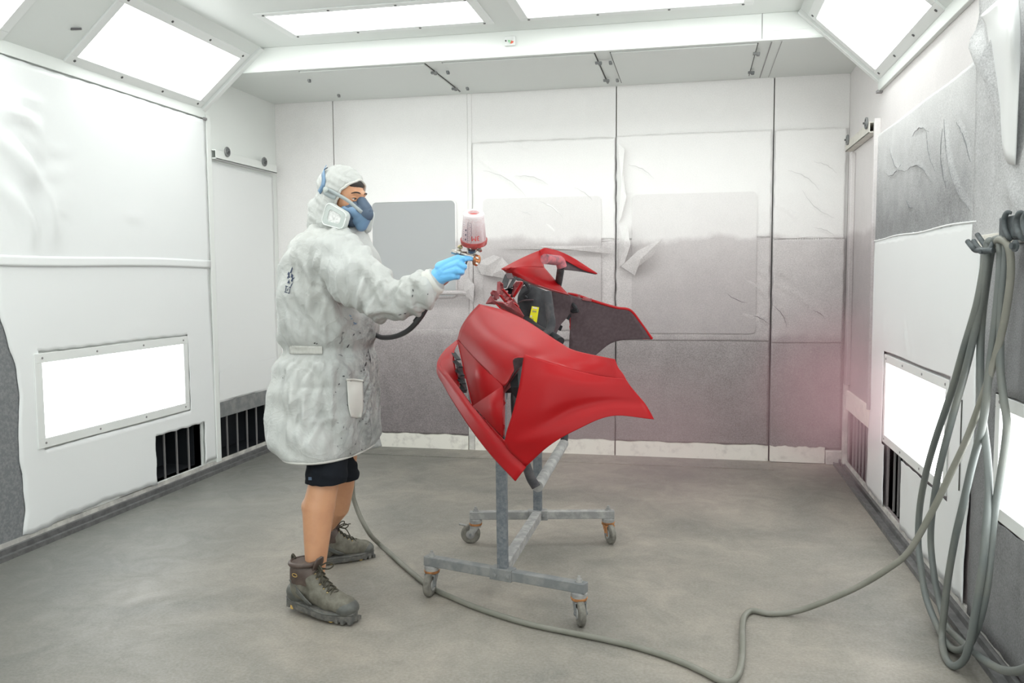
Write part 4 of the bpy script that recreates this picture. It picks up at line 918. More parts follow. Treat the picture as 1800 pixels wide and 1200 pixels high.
# ---- coat
rings = [(396, 566, 622, .085), (404, 552, 634, .125), (416, 538, 640, .175), (432, 525, 645, .212), (460, 514, 655, .232), (500, 506, 657, .228), (560, 500, 657, .222),
         (600, 504, 656, .20), (616, 508, 656, .190), (632, 501, 656, .212), (665, 493, 656, .24), (710, 486, 656, .262), (738, 487, 654, .28), (760, 496, 651, .30), (778, 512, 647, .305), (787, 523, 643, .305)]
b = MB(); nseg = 72; vv = []; ff = []
RG = []
for (py, xl, xr, w_) in rings:
    A, B = at(xl, py, 3.35), at(xr, py, 3.35); RG.append((A[2], (A[0]+B[0])/2, (B[0]-A[0])/2, w_))
RGa = np.array(RG)
fine = crom(RGa, 4)
for (z, cx0, a, w_) in fine:
    for k in range(nseg):
        t = 2*math.pi*k/nseg; c_, s_ = math.cos(t), math.sin(t); e = .86
        vv.append((cx0+a*abs(c_)**e*np.sign(c_), 3.35+w_*abs(s_)**e*np.sign(s_), z))
nr = len(fine)
for i in range(nr-1):
    for k in range(nseg):
        k2 = (k+1) % nseg; ff.append((i*nseg+k, (i+1)*nseg+k, (i+1)*nseg+k2, i*nseg+k2))
ff.append(tuple(range(nseg))); ff.append(tuple(reversed(range((nr-1)*nseg, nr*nseg))))
b.add(vv, ff)
slv = [(590, 440, 3.23), (596, 455, 3.165), (615, 478, 3.115), (643, 505, 3.085), (668, 524, 3.08), (695, 527, 3.08), (722, 520, 3.075), (745, 507, 3.07), (759, 497, 3.07)]
b.chain([at(*p) for p in slv], [.085, .103, .106, .110, .092, .080, .077, .072, .050], 26)
lsv = [(590, 440, 3.47), (588, 460, 3.54), (580, 510, 3.60), (574, 560, 3.63), (588, 600, 3.58), (602, 632, 3.53)]
b.chain([at(*p) for p in lsv], [.085, .095, .085, .080, .065, .05], 22)
b.chain([at(588, 425, 3.27), at(590, 432, 3.24), at(592, 445, 3.18)], [.06, .07, .085], 20)
b.chain([at(588, 425, 3.43), at(590, 432, 3.46), at(592, 445, 3.53)], [.06, .07, .085], 20)
v, f, n = remesh(b, .0062, 12)
zw = at(580, 616, 3.2)[2]; ang = np.arctan2(v[:, 1]-3.35, v[:, 0]-PC[0])
sl_ax = [at(*p) for p in slv]
def segd(P, a, b_):
    d = b_-a; t = np.clip(((P-a)@d)/(d@d), 0, 1); return np.linalg.norm(P-(a+t[:, None]*d), axis=1), t
dsl = np.min([segd(v, sl_ax[i], sl_ax[i+1])[0] for i in range(1, len(sl_ax)-1)], axis=0)
insl = np.clip((.14-dsl)/.03, 0, 1)*(v[:, 0] > PC[0]-.03)*(v[:, 1] < 3.22)
body_w = 1-insl
D = np.zeros(len(v))
gz = v[:, 2]-zw
back = np.clip((.02-(v[:, 0]-PC[0]))/.12, 0.15, 1)
D += body_w*back*.007*np.sin(ang*26+1.5*np.sin(gz*9))*np.exp(-(gz/.085)**2)
D += body_w*.010*np.sin(ang*9+2.2*np.sin(gz*3.3)+gz*5)*np.clip(-gz/.15, 0, 1)*.9
D += body_w*.009*np.sin(ang*6.5+gz*11+1)*np.clip(gz/.1, 0, 1)
D += .005*hashn(v[:, 0]*1.6, v[:, 2]*.5+v[:, 1]*.8, 2.1)*2
for (p0, p1, wd, am) in (((575, 500), (545, 560), .022, -.018), ((560, 470), (575, 540), .02, .014), ((575, 520), (650, 570), .018, -.02), ((545, 500), (575, 510), .014, -.012),
                         ((600, 560), (575, 600), .016, .010), ((570, 620), (608, 665), .012, .009), ((578, 640), (585, 790), .008, .007), ((525, 680), (590, 682), .014, -.009), ((505, 640), (520, 720), .014, .012), ((520, 640), (535, 690), .014, -.010),
                         ((535, 690), (510, 720), .012, .01), ((545, 740), (600, 735), .015, .008), ((500, 700), (530, 790), .014, .01), ((625, 430), (640, 480), .02, .010), ((600, 415), (560, 470), .018, .012), ((585, 430), (555, 500), .015, -.012)):
    a, c = at(*p0, 3.12), at(*p1, 3.12); a2 = a.copy(); c2 = c.copy(); w2 = v.copy(); w2[:, 1] = 3.12
    d, t = segd(w2, a2, c2); D += am*np.exp(-(d/wd)**2)*(v[:, 1] < 3.3)*np.sin(np.clip(t, .05, .95)*math.pi)**.5
# sleeve wrinkles: rings round the arm, dense at the elbow and the cuff
sa, sb_ = at(643, 505, 3.085), at(759, 497, 3.07); ax = nrm(sb_-sa); tt = (v-sa)@ax
D += insl*(.0075*np.sin(tt*120+3*np.sin(v[:, 2]*22)))*np.exp(-((tt-.03)/.08)**2)
D += insl*(.005*np.sin(tt*70+5*np.sin(v[:, 2]*15+1)+v[:, 1]*30))*(tt > .02)
D += insl*(.008*np.sin((v@nrm(at(643, 505, 3.1)-at(597, 455, 3.17)))*38+4*np.sin(v[:, 1]*14)))*(tt < .05)
for (p0, p1, wd, am) in (((660, 500), (672, 535), .009, .016), ((671, 497), (680, 520), .009, .016), ((665, 505), (640, 540), .010, -.016), ((678, 498), (690, 530), .010, -.010), ((630, 470), (650, 500), .012, -.008), ((715, 490), (735, 515), .012, -.012), ((700, 550), (640, 545), .012, .008), ((738, 485), (725, 500), .008, .008), ((620, 555), (680, 560), .012, -.010)):
    a, c = at(*p0, 3.0), at(*p1, 3.0); w2 = v.copy(); w2[:, 1] = 3.0
    d, t = segd(w2, a, c); D += am*np.exp(-(d/wd)**2)*insl*np.sin(np.clip(t, .05, .95)*math.pi)**.5
rc = np.random.default_rng(5)
def crease(D, A, B, wd, am, mask, gate=.10):
    d, t = segd(v, A, B); L = np.linalg.norm(B-A); side = (v-A)@nrm(np.cross(B-A, Y_ if abs(nrm(B-A)[1]) < .8 else Z_))
    prof = np.exp(-(d/wd)**2)-.6*np.exp(-((np.sqrt(d*d+1e-9)-1.7*wd)/wd)**2)*(side > 0)
    D += am*prof*np.sin(np.clip(t, .02, .98)*math.pi)**.7*mask
lowm = body_w*np.clip((at(580, 600, 3.35)[2]-v[:, 2])/.05, 0, 1); upm = body_w*np.clip((v[:, 2]-at(580, 600, 3.35)[2])/.05, 0, 1)
def tp(t, z, g=0.):
    z_, c0, a0, w0 = [np.interp(-z, -fine[:, 0], fine[:, q]) for q in range(4)]
    return V(c0+(a0+g)*math.cos(t), 3.35+(w0+g)*math.sin(t), z)
for _ in range(46):
    t = rc.uniform(math.pi, 2*math.pi) if rc.random() < .8 else rc.uniform(0, math.pi); z = rc.uniform(.78, zw-.05); L = rc.uniform(.08, .28); sl = rc.normal(0, .5)
    crease(D, tp(t, z), tp(t+sl*L*2, max(z-L, .68)), rc.uniform(.008, .018), rc.uniform(.004, .010)*rc.choice((-1, 1, 1)), lowm)
for _ in range(34):
    t = rc.uniform(math.pi*.95, 1.75*math.pi); z = rc.uniform(zw+.08, 1.45); L = rc.uniform(.08, .25); sl = rc.normal(.8, .8)
    crease(D, tp(t, z), tp(t+sl*L*2.2, max(z-L, zw+.02)), rc.uniform(.008, .016), rc.uniform(.004, .009)*rc.choice((-1, 1, 1)), upm)
for k in range(26):
    i = rc.integers(2, 8); q0 = sl_ax[i]; q1 = sl_ax[min(i+1, 8)]; c = q0+(q1-q0)*rc.random(); a_ = nrm(q1-q0); u_ = nrm(np.cross(a_, Y_)); r_ = .08 if i > 4 else .10
    th0 = rc.uniform(-2.2, 1.0); th1 = th0+rc.uniform(.6, 1.3); sk_ = rc.normal(0, .05)
    crease(D, c+r_*(u_*math.sin(th0)-Y_*math.cos(th0)), c+a_*sk_+r_*(u_*math.sin(th1)-Y_*math.cos(th1)), rc.uniform(.006, .011), rc.uniform(.004, .010)*rc.choice((-1, 1)), insl)
for k in range(14):   # gathers running into the waist elastic
    t = math.pi*(.95+.06*k); crease(D, tp(t, zw+.015), tp(t+rc.normal(0, .12), zw+rc.uniform(.08, .16)), .008, .007*rc.choice((-1, 1)), body_w); crease(D, tp(t, zw-.015), tp(t+rc.normal(0, .12), zw-rc.uniform(.08, .16)), .009, .008*rc.choice((-1, 1)), body_w)
D *= np.clip((v[:, 2]-at(580, 787, 3.35)[2])/.05, .12, 1)
D += -.016*body_w*np.exp(-(gz/.03)**2)
v2 = v+n*D[:, None]
coat = mk('coat', from_vf(v2, f), 'coat', pe, smooth=2)
coat.data.update(); bvC = BVHTree.FromPolygons([Vector(p) for p in v2], f)
# hem welt, front flap, waist elastic, cuff, pocket
zh, cxh, ah, wh_ = RGa[-1]
hem = [V(cxh+ah*.97*abs(math.cos(t))**.86*np.sign(math.cos(t)), 3.35+wh_*.97*abs(math.sin(t))**.86*np.sign(math.sin(t)), zh+.004) for t in np.linspace(0, 2*math.pi, 48, endpoint=False)]
hem.append(hem[0]); mk('hem', MB().tube(hem, .0075, 8, sm=2), 'elastic', coat, smooth=2)
fp = patch([[at(652, 590, 3.42), at(657, 590, 3.46), at(654, 590, 3.50)], [at(652, 650, 3.42), at(660, 650, 3.47), at(656, 650, 3.52)], [at(650, 720, 3.42), at(662, 720, 3.48), at(655, 720, 3.55)],
            [at(645, 760, 3.44), at(666, 762, 3.50), at(655, 765, 3.57)], [at(640, 792, 3.44), at(671, 784, 3.50), at(652, 790, 3.58)]], 6, True)
mk('front_flap', from_vf(*fp), 'coat', coat, smooth=2, solid=(.003, 0), label='grimy far front edge of the open coat')
def drop(px, py, off=.004):
    d = nrm(ray(px, py)); h = bvC.ray_cast(Vector(O), Vector(d)); return np.array(h[0])-d*off if h[0] is not None else None
try:
    xs = np.linspace(509, 566, 58); EV = []; eb = MB()
    for j, fy in enumerate(np.linspace(0, 1, 5)):
        for i, x in enumerate(xs):
            yy = 608+fy*14+(x-535)*.01; EV.append(drop(x, yy, .003+.003*(i % 3 == 0)+.002*(j in (1, 2, 3))))
    eb.add(EV, [(r*58+i, (r+1)*58+i, (r+1)*58+i+1, r*58+i+1) for r in range(4) for i in range(57)])
    mk('waist_elastic', eb, 'elastic', coat, smooth=2, solid=(.004, 0))
except Exception as ex: print('elastic', ex)
pk = [[(610, 666), (624, 666), (637, 668)], [(611, 690), (625, 690), (638, 692)], [(613, 715), (626, 718), (638, 716)], [(617, 732), (627, 735), (635, 733)]]
try:
    G = [[drop(*p, .004+.014*(i in (1, 2))*(j == 1)+.004*(i > 0)) for j, p in enumerate(r)] for i, r in enumerate(pk)]
    pko = mk('pocket', from_vf(*patch(G, 5, True)), 'elastic', coat, smooth=2, solid=(.003, 0), label='small cream side pocket')
    mk('pocket_welt', MB().tube([drop(609, 667, .010), drop(624, 667, .014), drop(638, 669, .010)], .0045, 6), 'elastic', pko, smooth=2)
except Exception as ex: print('pocket', ex)
cf = at(759, 497, 3.07); cd = nrm(at(770, 490, 3.07)-at(745, 507, 3.07))
mk('cuff', MB().lathe(cf-cd*.012, cd, [(0, .052), (.006, .055), (.014, .052), (.022, .054), (.030, .050), (.036, .048), (.036, .036), (.01, .036)], 30), 'elastic', coat, smooth=2)
# back print, wedges of a worn logo running down the spine, and a boxed letter
LG = []
def Lg(x, y): return (485+x/6, 440+y/6)
for poly in ([(160, 170), (165, 190), (150, 240), (135, 235), (148, 200)], [(120, 225), (133, 232), (130, 270), (140, 285), (118, 298), (104, 292), (118, 262), (108, 250)],
             [(152, 240), (172, 262), (165, 290), (190, 284), (170, 305), (160, 335), (145, 320), (158, 295), (145, 280)], [(128, 305), (132, 355), (118, 345), (105, 348), (116, 325)],
             [(172, 330), (160, 360), (145, 390), (135, 400), (148, 360)], [(88, 370), (140, 385), (139, 393), (86, 379)], [(78, 432), (132, 448), (130, 457), (77, 441)],
             [(92, 380), (100, 382), (92, 432), (85, 430)], [(134, 392), (140, 394), (134, 448), (127, 446)], [(100, 425), (116, 398), (122, 400), (108, 428)]):
    LG.append([Lg(*p) for p in poly])
LG = [[(x+2.0, y) for x, y in q] for q in LG]
lp = poly_decal('back_print', LG, bvC, coat, 'ink', .002, label='dark blue worn print on the coat back')
# small dried paint splats and blue pen marks
sp2 = []
def splat(x, y, r, n_=7, el=1.0, an=0.):
    return [(x+r*(1+.35*math.sin(k*2.7+x))*math.cos(2*math.pi*k/n_)*math.cos(an)*el-r*math.sin(2*math.pi*k/n_)*math.sin(an), y+r*(1+.35*math.cos(k*1.9+y))*math.sin(2*math.pi*k/n_)*math.cos(an)+r*el*math.cos(2*math.pi*k/n_)*math.sin(an)) for k in range(n_)]
for (x, y, r, el, an) in ((553, 603, 1.6, 1, 0), (557, 604, 1.2, 1, 0), (612, 608, 1.2, 3.2, -1.0), (622, 588, 1.0, 2.5, -1.1), (643, 640, 1.4, 3, 1.9), (640, 650, 1, 2, 1.9), (646, 622, 1.2, 5, 1.8), (635, 652, 1.2, 1, 0), (604, 661, 1.5, 1.5, .3), (596, 675, .9, 2.5, -1), (590, 689, .8, 1.5, 0), (616, 797, .7, 2.5, 1.4), (625, 780, .7, 2.5, -1), (726, 510, .9, 3, 1.3), (725, 520, .9, 3, 1.7), (752, 517, 1, 1, 0), (703, 553, .8, 4, -.25), (712, 551, .8, 2.5, -.2), (600, 770, .7, 1.6, .9), (632, 740, .7, 2.5, 1.2), (497, 664, .6, 2, 0), (636, 790, .7, 2, .9), (628, 705, .8, 2.5, -1), (633, 585, .9, 2, .6), (650, 632, 1, 2.4, 1.2)):
    sp2.append(splat(x, y, r, 7, el, an))
q_ = poly_decal('paint_splat', sp2, bvC, coat, 'splat', .002, kind='stuff')
poly_decal('pen_mark', [splat(616, 555, 1.2, 5, 2.4, .9), splat(618, 560, 1.0, 5, 2, -.3), splat(624, 569, .9, 5, 4.5, -.5), splat(624, 568, .9, 5, 4, .7)], bvC, coat, 'mask_b', .002)

# ---- shorts
b = MB()
b.chain([at(582, 740, 3.30), at(576, 795, 3.225), at(575, 815, 3.185), at(574, 836, 3.16)], [.09, .088, .082, .088], 26)
b.chain([at(582, 740, 3.42), at(592, 795, 3.45), at(599, 824, 3.51), at(602, 840, 3.53)], [.09, .070, .076, .078], 26)
v, f, n = remesh(b, .008, 5)
zc_ = at(576, 847, 3.15)[2]
v[:, 2] = np.maximum(v[:, 2], np.where(v[:, 1] > 3.35, at(600, 841, 3.53)[2], zc_))
v += n*(.004*hashn(v[:, 0]*2, v[:, 2]*2, 2.)[:, None])
shr = mk('shorts', from_vf(v, f), 'shorts', pe, smooth=2)
mk('shorts_badge', MB().obox(at(545, 841, 3.075), V(.007, 0, 0), V(0, .001, 0), V(0, 0, .006)), 'mask_d', shr)

# ---- hood
b = MB()
b.ell(hd(-.014, 0, .034), (.107, .088, .100), HR, 32, 20); b.ell(hd(.012, 0, .0), (.080, .080, .098), HR, 28, 18)
b.ell(hd(-.085, .0, .045), (.042, .06, .055), HR, 24, 16)
b.cap(hd(-.035, 0, -.03), at(580, 392, 3.35), .088, .092, 28); b.cap(hd(-.01, 0, -.07), at(596, 398, 3.35), .072, .085, 28)
b.cap(at(572, 372, 3.35), at(578, 398, 3.35), .075, .085, 24)
v, f, n = remesh(b, .005, 8)
q = (v-HC)@HR
D = .004*np.sin(q[:, 0]*60+q[:, 2]*35+3*np.sin(q[:, 2]*25))*np.clip((-.01-q[:, 2])/.03, 0, 1)+.0025*hashn(q[:, 0]*4, q[:, 2]*3, 1.7)
v = v+n*D[:, None]; q = (v-HC)@HR
xo = np.interp(q[:, 2], [-.14, -.075, -.03, .03, .085, .12], [.045, .030, .026, .046, .090, .13])
keep = q[:, 0] < xo
f2 = [p for p in f if all(keep[i] for i in p)]
hood = mk('hood', from_vf(v, f2), 'coat', pe, smooth=2, solid=(.003, -1))
# gathered rim of the hood
near = []
for z in np.linspace(-.10, .098, 26):
    for s in (-1,):
        m_ = (abs(q[:, 2]-z) < .006) & (abs(q[:, 0]-np.interp(z, [-.14, -.075, -.03, .03, .085, .12], [.045, .030, .026, .046, .090, .13])) < .008) & (q[:, 1]*s > 0)
        if m_.any(): near.append(v[m_].mean(0))
near2 = [HC+HR@(V(1, -1, 1)*(HR.T@(p-HC))) for p in near]
if len(near) > 4:
    loop = near+near2[::-1]
    mk('hood_rim', MB().tube(loop, [.0045, .006, .0045, .006, .0045, .006, .0045]*3, 8, sm=3), 'elastic', hood, smooth=2)

# ---- respirator
rs = thing('respirator', 'blue half mask respirator with pale grey filters strapped over the white hood', 'respirator', tuple(hd(.11, 0, -.06)))
b = MB(); b.ell(hd(.098, 0, -.062), (.046, .046, .048), HR, 24, 16); b.cap(hd(.100, 0, -.012), hd(.125, 0, -.050), .021, .030); b.cap(hd(.128, 0, -.055), hd(.112, 0, -.103), .031, .026)
b.cap(hd(.06, -.05, -.05), hd(.10, -.03, -.055), .020, .028); b.cap(hd(.06, .05, -.05), hd(.10, .03, -.055), .020, .028)
b.cap(hd(.101, 0, -.010), hd(.122, 0, -.037), .0225, .0285)
v, f, n = remesh(b, .0035, 5); q = (v-HC)@HR
up_ = q[:, 2]+(q[:, 0]-.10)*.9+abs(q[:, 1])*.55 > -.030
def halve(v, f, co, no):
    bm_2 = bmesh.new(); vs_ = [bm_2.verts.new(p) for p in v]
    for q in f: bm_2.faces.new([vs_[i] for i in q])
    bmesh.ops.bisect_plane(bm_2, geom=bm_2.verts[:]+bm_2.edges[:]+bm_2.faces[:], plane_co=Vector(co), plane_no=Vector(no), clear_inner=True)
    bm_2.verts.index_update(); out = ([tuple(x.co) for x in bm_2.verts], [tuple(x.index for x in q.verts) for q in bm_2.faces]); bm_2.free(); return out
cpn = HR@nrm(V(.75, 0, .8)); cpo = hd(.120, 0, -.046)
mk('mask_body', from_vf(*halve(v, f, cpo, -cpn)), 'mask_b', rs, smooth=2); mk('nose_seal', from_vf(*halve(v, f, cpo, cpn)), 'mask_d', rs, smooth=2, solid=(.0025, 1), label='dark blue upper face seal')
b = MB(); b.ell(hd(.070, 0, -.055), (.042, .064, .062), HR); mk('face_seal', b, 'mask_d', rs, smooth=2)
mk('exhale_valve', MB().lathe(hd(.150, 0, -.045), hF*.9-hU*.2, [(-.012, .016), (.0, .017), (.006, .013), (.007, 0)], 20), 'mask_d', rs, smooth=2)
def fcart(c, nx, up, name='filter'):
    nx = nrm(nx); sd = nrm(np.cross(up, nx)); u = np.cross(nx, sd)
    def out(w_, h_, r, d, tp=1.0):
        pts = []
        for sx, sz, a0 in ((1, 1, 0), (-1, 1, 90), (-1, -1, 180), (1, -1, 270)):
            for k in range(6):
                a = math.radians(a0+18*k); x = sx*(w_-r)+r*math.cos(a); z = sz*(h_-r)+r*math.sin(a)
                x = x; z = z*(1-.16*x/w_) if tp else z
                pts.append(c+sd*x+u*z+nx*d)
        return pts
    lays = [(.050, .037, .018, -.020), (.057, .043, .022, -.014), (.058, .044, .022, .004), (.054, .040, .020, .010), (.032, .023, .013, .0125), (.030, .021, .011, .008)]
    b = MB(); vs = []; n_ = 24
    for (w_, h_, r, d) in lays: vs += out(w_, h_, r, d)
    fs = [(i*n_+k, i*n_+(k+1) % n_, (i+1)*n_+(k+1) % n_, (i+1)*n_+k) for i in range(len(lays)-1) for k in range(n_)]
    fs += [tuple(reversed(range(n_)))]
    b.add(vs, fs); o = mk(name, b, 'mask_g', rs, smooth=1)
    pv_ = out(.031, .022, .011, .009); mk('filter_pad', MB().add(pv_, [tuple(range(n_))]), 'mask_w', o)
    b = MB(); rg = out(.0535, .0395, .020, .0105)
    mk('filter_rim', MB().tube(rg+[rg[0]], .0018, 6, sm=1), 'frame', o, smooth=2)
    return o
tilt = nrm(hU+hF*.22)
fcart(hd(.058, -.100, -.082), -hL*1.0+hF*.10, tilt); fcart(hd(.062, .083, -.078), hL*.75+hF*.35, tilt)
mk('filter_neck', MB().cyl(hd(.085, -.04, -.065), hd(.06, -.088, -.080), .022, 16), 'mask_d', rs, smooth=2); mk('filter_neck', MB().cyl(hd(.085, .04, -.065), hd(.06, .068, -.080), .022, 16), 'black_pl', rs, smooth=2)
def band(pts, wd, th, nm, mt, outw=-hL, par=None):
    P = crom(pts, 6); T = np.gradient(P, axis=0); b = MB(); vs = []
    for p, t in zip(P, T):
        t = nrm(t); s_ = nrm(np.cross(t, outw)); vs += [p+s_*wd/2, p-s_*wd/2]
    b.add(vs, [(2*i, 2*i+1, 2*i+3, 2*i+2) for i in range(len(P)-1)]); return mk(nm, b, mt, par or rs, smooth=2, solid=(th, 0))
sA = at(636, 373, 3.235); sB = at(612, 353, 3.235); sC = at(575, 332, 3.245)
band([sA, sB, at(592, 341, 3.238), sC], .014, .003, 'strap', 'strap')
mk('strap_buckle', MB().lathe(at(573, 333, 3.240), -hL, [(0, .011), (.006, .011), (.007, .006), (.009, .005)], 14), 'mask_g', rs, smooth=True)
band([at(561, 338, 3.28), at(567, 327, 3.265), at(569, 315, 3.27), at(568, 303, 3.29), at(572, 293, 3.35)], .019, .003, 'head_cradle', 'mask_b')
band([at(570, 338, 3.248), at(580, 344, 3.246), at(590, 347, 3.244)], .018, .002, 'strap', 'strap')
band([at(600, 397, 3.265), at(588, 392, 3.26), at(574, 381, 3.27)], .010, .003, 'neck_strap', 'mask_d')
mk('cradle_tab', MB().beam(at(570, 298, 3.29), at(576, 294.5, 3.29), .004, .003), 'ink', rs)

# ---- gloves
def glove(mb, name, wrist, par):
    v, f, n = remesh(mb, .0028, 3); d = v-wrist
    r_ = np.linalg.norm(d, axis=1); v = v+n*(.0012*np.sin(r_*520)*np.clip((.05-r_)/.03, 0, 1))[:, None]
    g_ = mk(name, from_vf(v, f), 'glove', par, smooth=2); return g_
Yg = 3.065
def g(x, y, Y=Yg): return at(x, y, Y)
b = MB()
b.chain([g(764, 490), g(772, 485), g(781, 478)], [.033, .034, .038], 20)
kn = [g(805, 455, 3.05), g(806, 464, 3.035), g(803, 475, 3.03), g(797, 484, 3.035)]     # knuckles index..little
for k, (x, y) in enumerate(((775, 470), (777, 476), (777, 482), (776, 487))):
    b.cap(g(x, y, 3.055), kn[k], .024 if k in (0, 3) else .025, .0165, 16)
b.cap(g(785, 472, 3.08), g(797, 470, 3.075), .03, .024)
# index finger forward on the trigger
b.chain([kn[0], g(817, 454.5, 3.04), g(824, 454, 3.05), g(829, 455, 3.068)], [.0150, .0115, .0100, .0085], 14)
# three fingers closing round the grip
b.chain([kn[1], g(815.5, 468, 3.035), g(816, 470, 3.070), g(806, 472, 3.105), g(799, 472, 3.115)], [.0150, .0120, .0110, .0100, .009], 14)
b.chain([kn[2], g(811, 477, 3.035), g(812, 479, 3.070), g(803, 480, 3.104), g(796, 480, 3.112)], [.0150, .0115, .0108, .0098, .0088], 14)
b.chain([kn[3], g(803.5, 486, 3.040), g(805, 487, 3.070), g(798, 488, 3.098), g(792, 487, 3.105)], [.0140, .0105, .0098, .0090, .008], 14)
# thumb on the far side of the grip
b.chain([g(780, 468, 3.09), g(790, 462, 3.115), g(802, 458, 3.128), g(812, 459, 3.126)], [.020, .0165, .0130, .0105], 14)
gl = glove(b, 'glove', g(764, 490), pe)
mk('glove_cuff', MB().lathe(g(762, 492), nrm(g(775, 482)-g(762, 492)), [(0, .036), (.003, .038), (.008, .036)], 24), 'glove', gl, smooth=2)
b = MB(); w0 = at(604, 640, 3.52)
b.chain([w0, w0+V(.01, -.01, -.03)], [.03, .034]); pm = w0+V(.02, -.01, -.07)
for k, dy in enumerate((-.033, -.011, .011, .031)):
    b.cap(w0+V(.01, dy*.5, -.03), pm+V(0, dy, -.02), .018, .0135)
    b.chain([pm+V(0, dy, -.02), pm+V(.012, dy, -.055+.004*k), pm+V(-.005, dy, -.078+.006*k), pm+V(-.022, dy, -.08+.006*k)], [.0125, .0105, .0095, .0085], 12)
b.chain([w0+V(.012, -.02, -.035), pm+V(.01, -.045, -.005), pm+V(.005, -.05, -.035)], [.017, .013, .011], 12)
glove(b, 'glove', w0, pe)

# ---- boots
def boot(name, label, heel, fwd, pitch, bend, sc=1.):
    f0 = nrm(V(fwd[0], fwd[1], 0)); sd = np.cross(Z_, f0)
    cp_, sp__ = math.cos(pitch), math.sin(pitch)
    def W(p):
        p = np.atleast_2d(np.asarray(p, float)).copy()*sc; x, y, z = p[:, 0].copy(), p[:, 1], p[:, 2].copy()
        xb = .205; k = np.clip((x-xb)/.06, 0, 1); a = bend*k
        dx = np.maximum(x-xb, 0); x = np.where(x > xb, xb+dx*np.cos(a)-z*np.sin(a)*.6, x); z = z+dx*np.sin(a)
        X = x*cp_+z*sp__; Zz = -x*sp__+z*cp_
        return heel+X[:, None]*f0+y[:, None]*sd+Zz[:, None]*Z_
    def put(nm, mb, mt, par=None, smooth=2, **kw):
        b2 = MB(); b2.v = [tuple(q) for q in W(mb.v)]; b2.f = mb.f; b2.m = mb.m
        return mk(nm, b2, mt, par or bt, smooth=smooth, **kw)
    # upper
    b = MB()
    b.ell((.250, .002, .052), (.050, .044, .036)); b.ell((.200, 0, .062), (.066, .045, .040)); b.ell((.150, 0, .075), (.066, .043, .046)); b.ell((.060, 0, .068), (.056, .038, .050))
    b.cap((.150, 0, .088), (.098, 0, .135), .036, .042, 20)
    b.cap((.068, 0, .08), (.072, 0, .150), .048, .050, 24)
    v, f, n = remesh(b, .005, 5); v[:, 2] = np.where(v[:, 2] > .172, .172+(v[:, 2]-.172)*.1, v[:, 2]); v[:, 2] = np.maximum(v[:, 2], .026)
    bt = mk(name, MB().add(W(v), f), 'olive', pe, smooth=2)
    if label: bt['label'] = label
    # padded collar and leather ankle
    b = MB(); b.cap((.068, 0, .118), (.070, 0, .150), .051, .053, 24); b.cap((.100, 0, .118), (.098, 0, .140), .042, .042, 20)
    v, f, n = remesh(b, .005, 4); v[:, 2] = np.clip(v[:, 2], .105, .178-.02*np.clip((v[:, 0]-.06)/.06, 0, 1)*0); put('ankle_collar', from_vf(v, f), 'leather')
    put('collar_roll', MB().tube([(.070+.052*math.cos(t), .050*math.sin(t), .176+.006*math.cos(t)) for t in np.linspace(0, 2*math.pi, 25)], .009, 8, sm=1), 'leather')
    put('tongue', from_vf(*patch([[(.118, -.022, .150), (.124, 0, .155), (.118, .022, .150)], [(.132, -.022, .185), (.140, 0, .192), (.132, .022, .185)], [(.138, -.016, .205), (.147, 0, .212), (.138, .016, .205)]], 4, True)), 'leather', solid=(.008, 0))
    put('heel_counter', MB().ell((.050, 0, .060), (.053, .043, .040)), 'toe')
    put('toe_cap', MB().ell((.266, .002, .046), (.043, .045, .032)), 'toe')
    put('pull_loop', MB().tube([(.022, 0, .150), (.010, 0, .170), (.012, 0, .190), (.026, 0, .178)], .0045, 6), 'lace')
    # sole with lugs
    def ol(k, s=1.0):
        n_ = 40; pts = []
        for i in range(n_):
            t = 2*math.pi*i/n_; x = .152+.156*math.cos(t); w_ = .036+.014*max(0, math.sin((x-.02)/.29*math.pi*.95)) if x > .0 else .034
            w_ *= (1+.10*math.exp(-((x-.225)/.05)**2)-.10*math.exp(-((x-.12)/.04)**2)); pts.append((x, w_*s*np.sign(math.sin(t))*abs(math.sin(t))**.6*1.02, k))
        return pts
    b = MB(); L_ = [ol(.007, .93), ol(.012, .97), ol(.030, .99), ol(.038, .95)]; n_ = 40
    b.add(sum(L_, []), [(i*n_+k, i*n_+(k+1) % n_, (i+1)*n_+(k+1) % n_, (i+1)*n_+k) for i in range(3) for k in range(n_)]+[tuple(reversed(range(n_))), tuple(range(3*n_, 4*n_))])
    so = put('sole', b, 'sole', smooth=1)
    for i in range(13):
        x = .012+i*.0235
        if .108 < x < .128: continue
        hw = float(np.interp(x, [0, .03, .12, .22, .27, .31], [.026, .035, .036, .047, .044, .028]))
        for s in (-1, 1): put('lug', MB().box((x, s*.012, .003), (x+.013, s*(hw-.003), .016)), 'lug_y' if i in (1, 3, 7, 9) else 'sole', so, smooth=0)
    put('midsole_line', MB().tube([(p[0], p[1]*1.01, p[2]-.006) for p in ol(.038, .96)[21:40:2]], .003, 6), 'toe', so)
    put('side_overlay', from_vf(*patch([[(.035, -.041, .115), (.06, -.047, .118)], [(.07, -.045, .078), (.095, -.047, .082)], [(.125, -.046, .046), (.15, -.0475, .050)]], 5, True)), 'toe', solid=(.004, 0))
    put('logo_ring', MB().tube([(.070+.011*math.cos(t), -.0525, .142+.006*math.sin(t)) for t in np.linspace(0, 2*math.pi, 15)], .0013, 5, sm=1), 'lug_y')
    # laces and eyelets
    base = [(.232, .082), (.214, .094), (.196, .104), (.178, .114), (.160, .126), (.144, .142), (.134, .158)]
    for i, (x, z) in enumerate(base):
        for s in (-1, 1): put('eyelet', MB().ell((x, s*(.024-.001*i), z-.006), .0045, None, 8, 6), 'brass')
    b = MB()
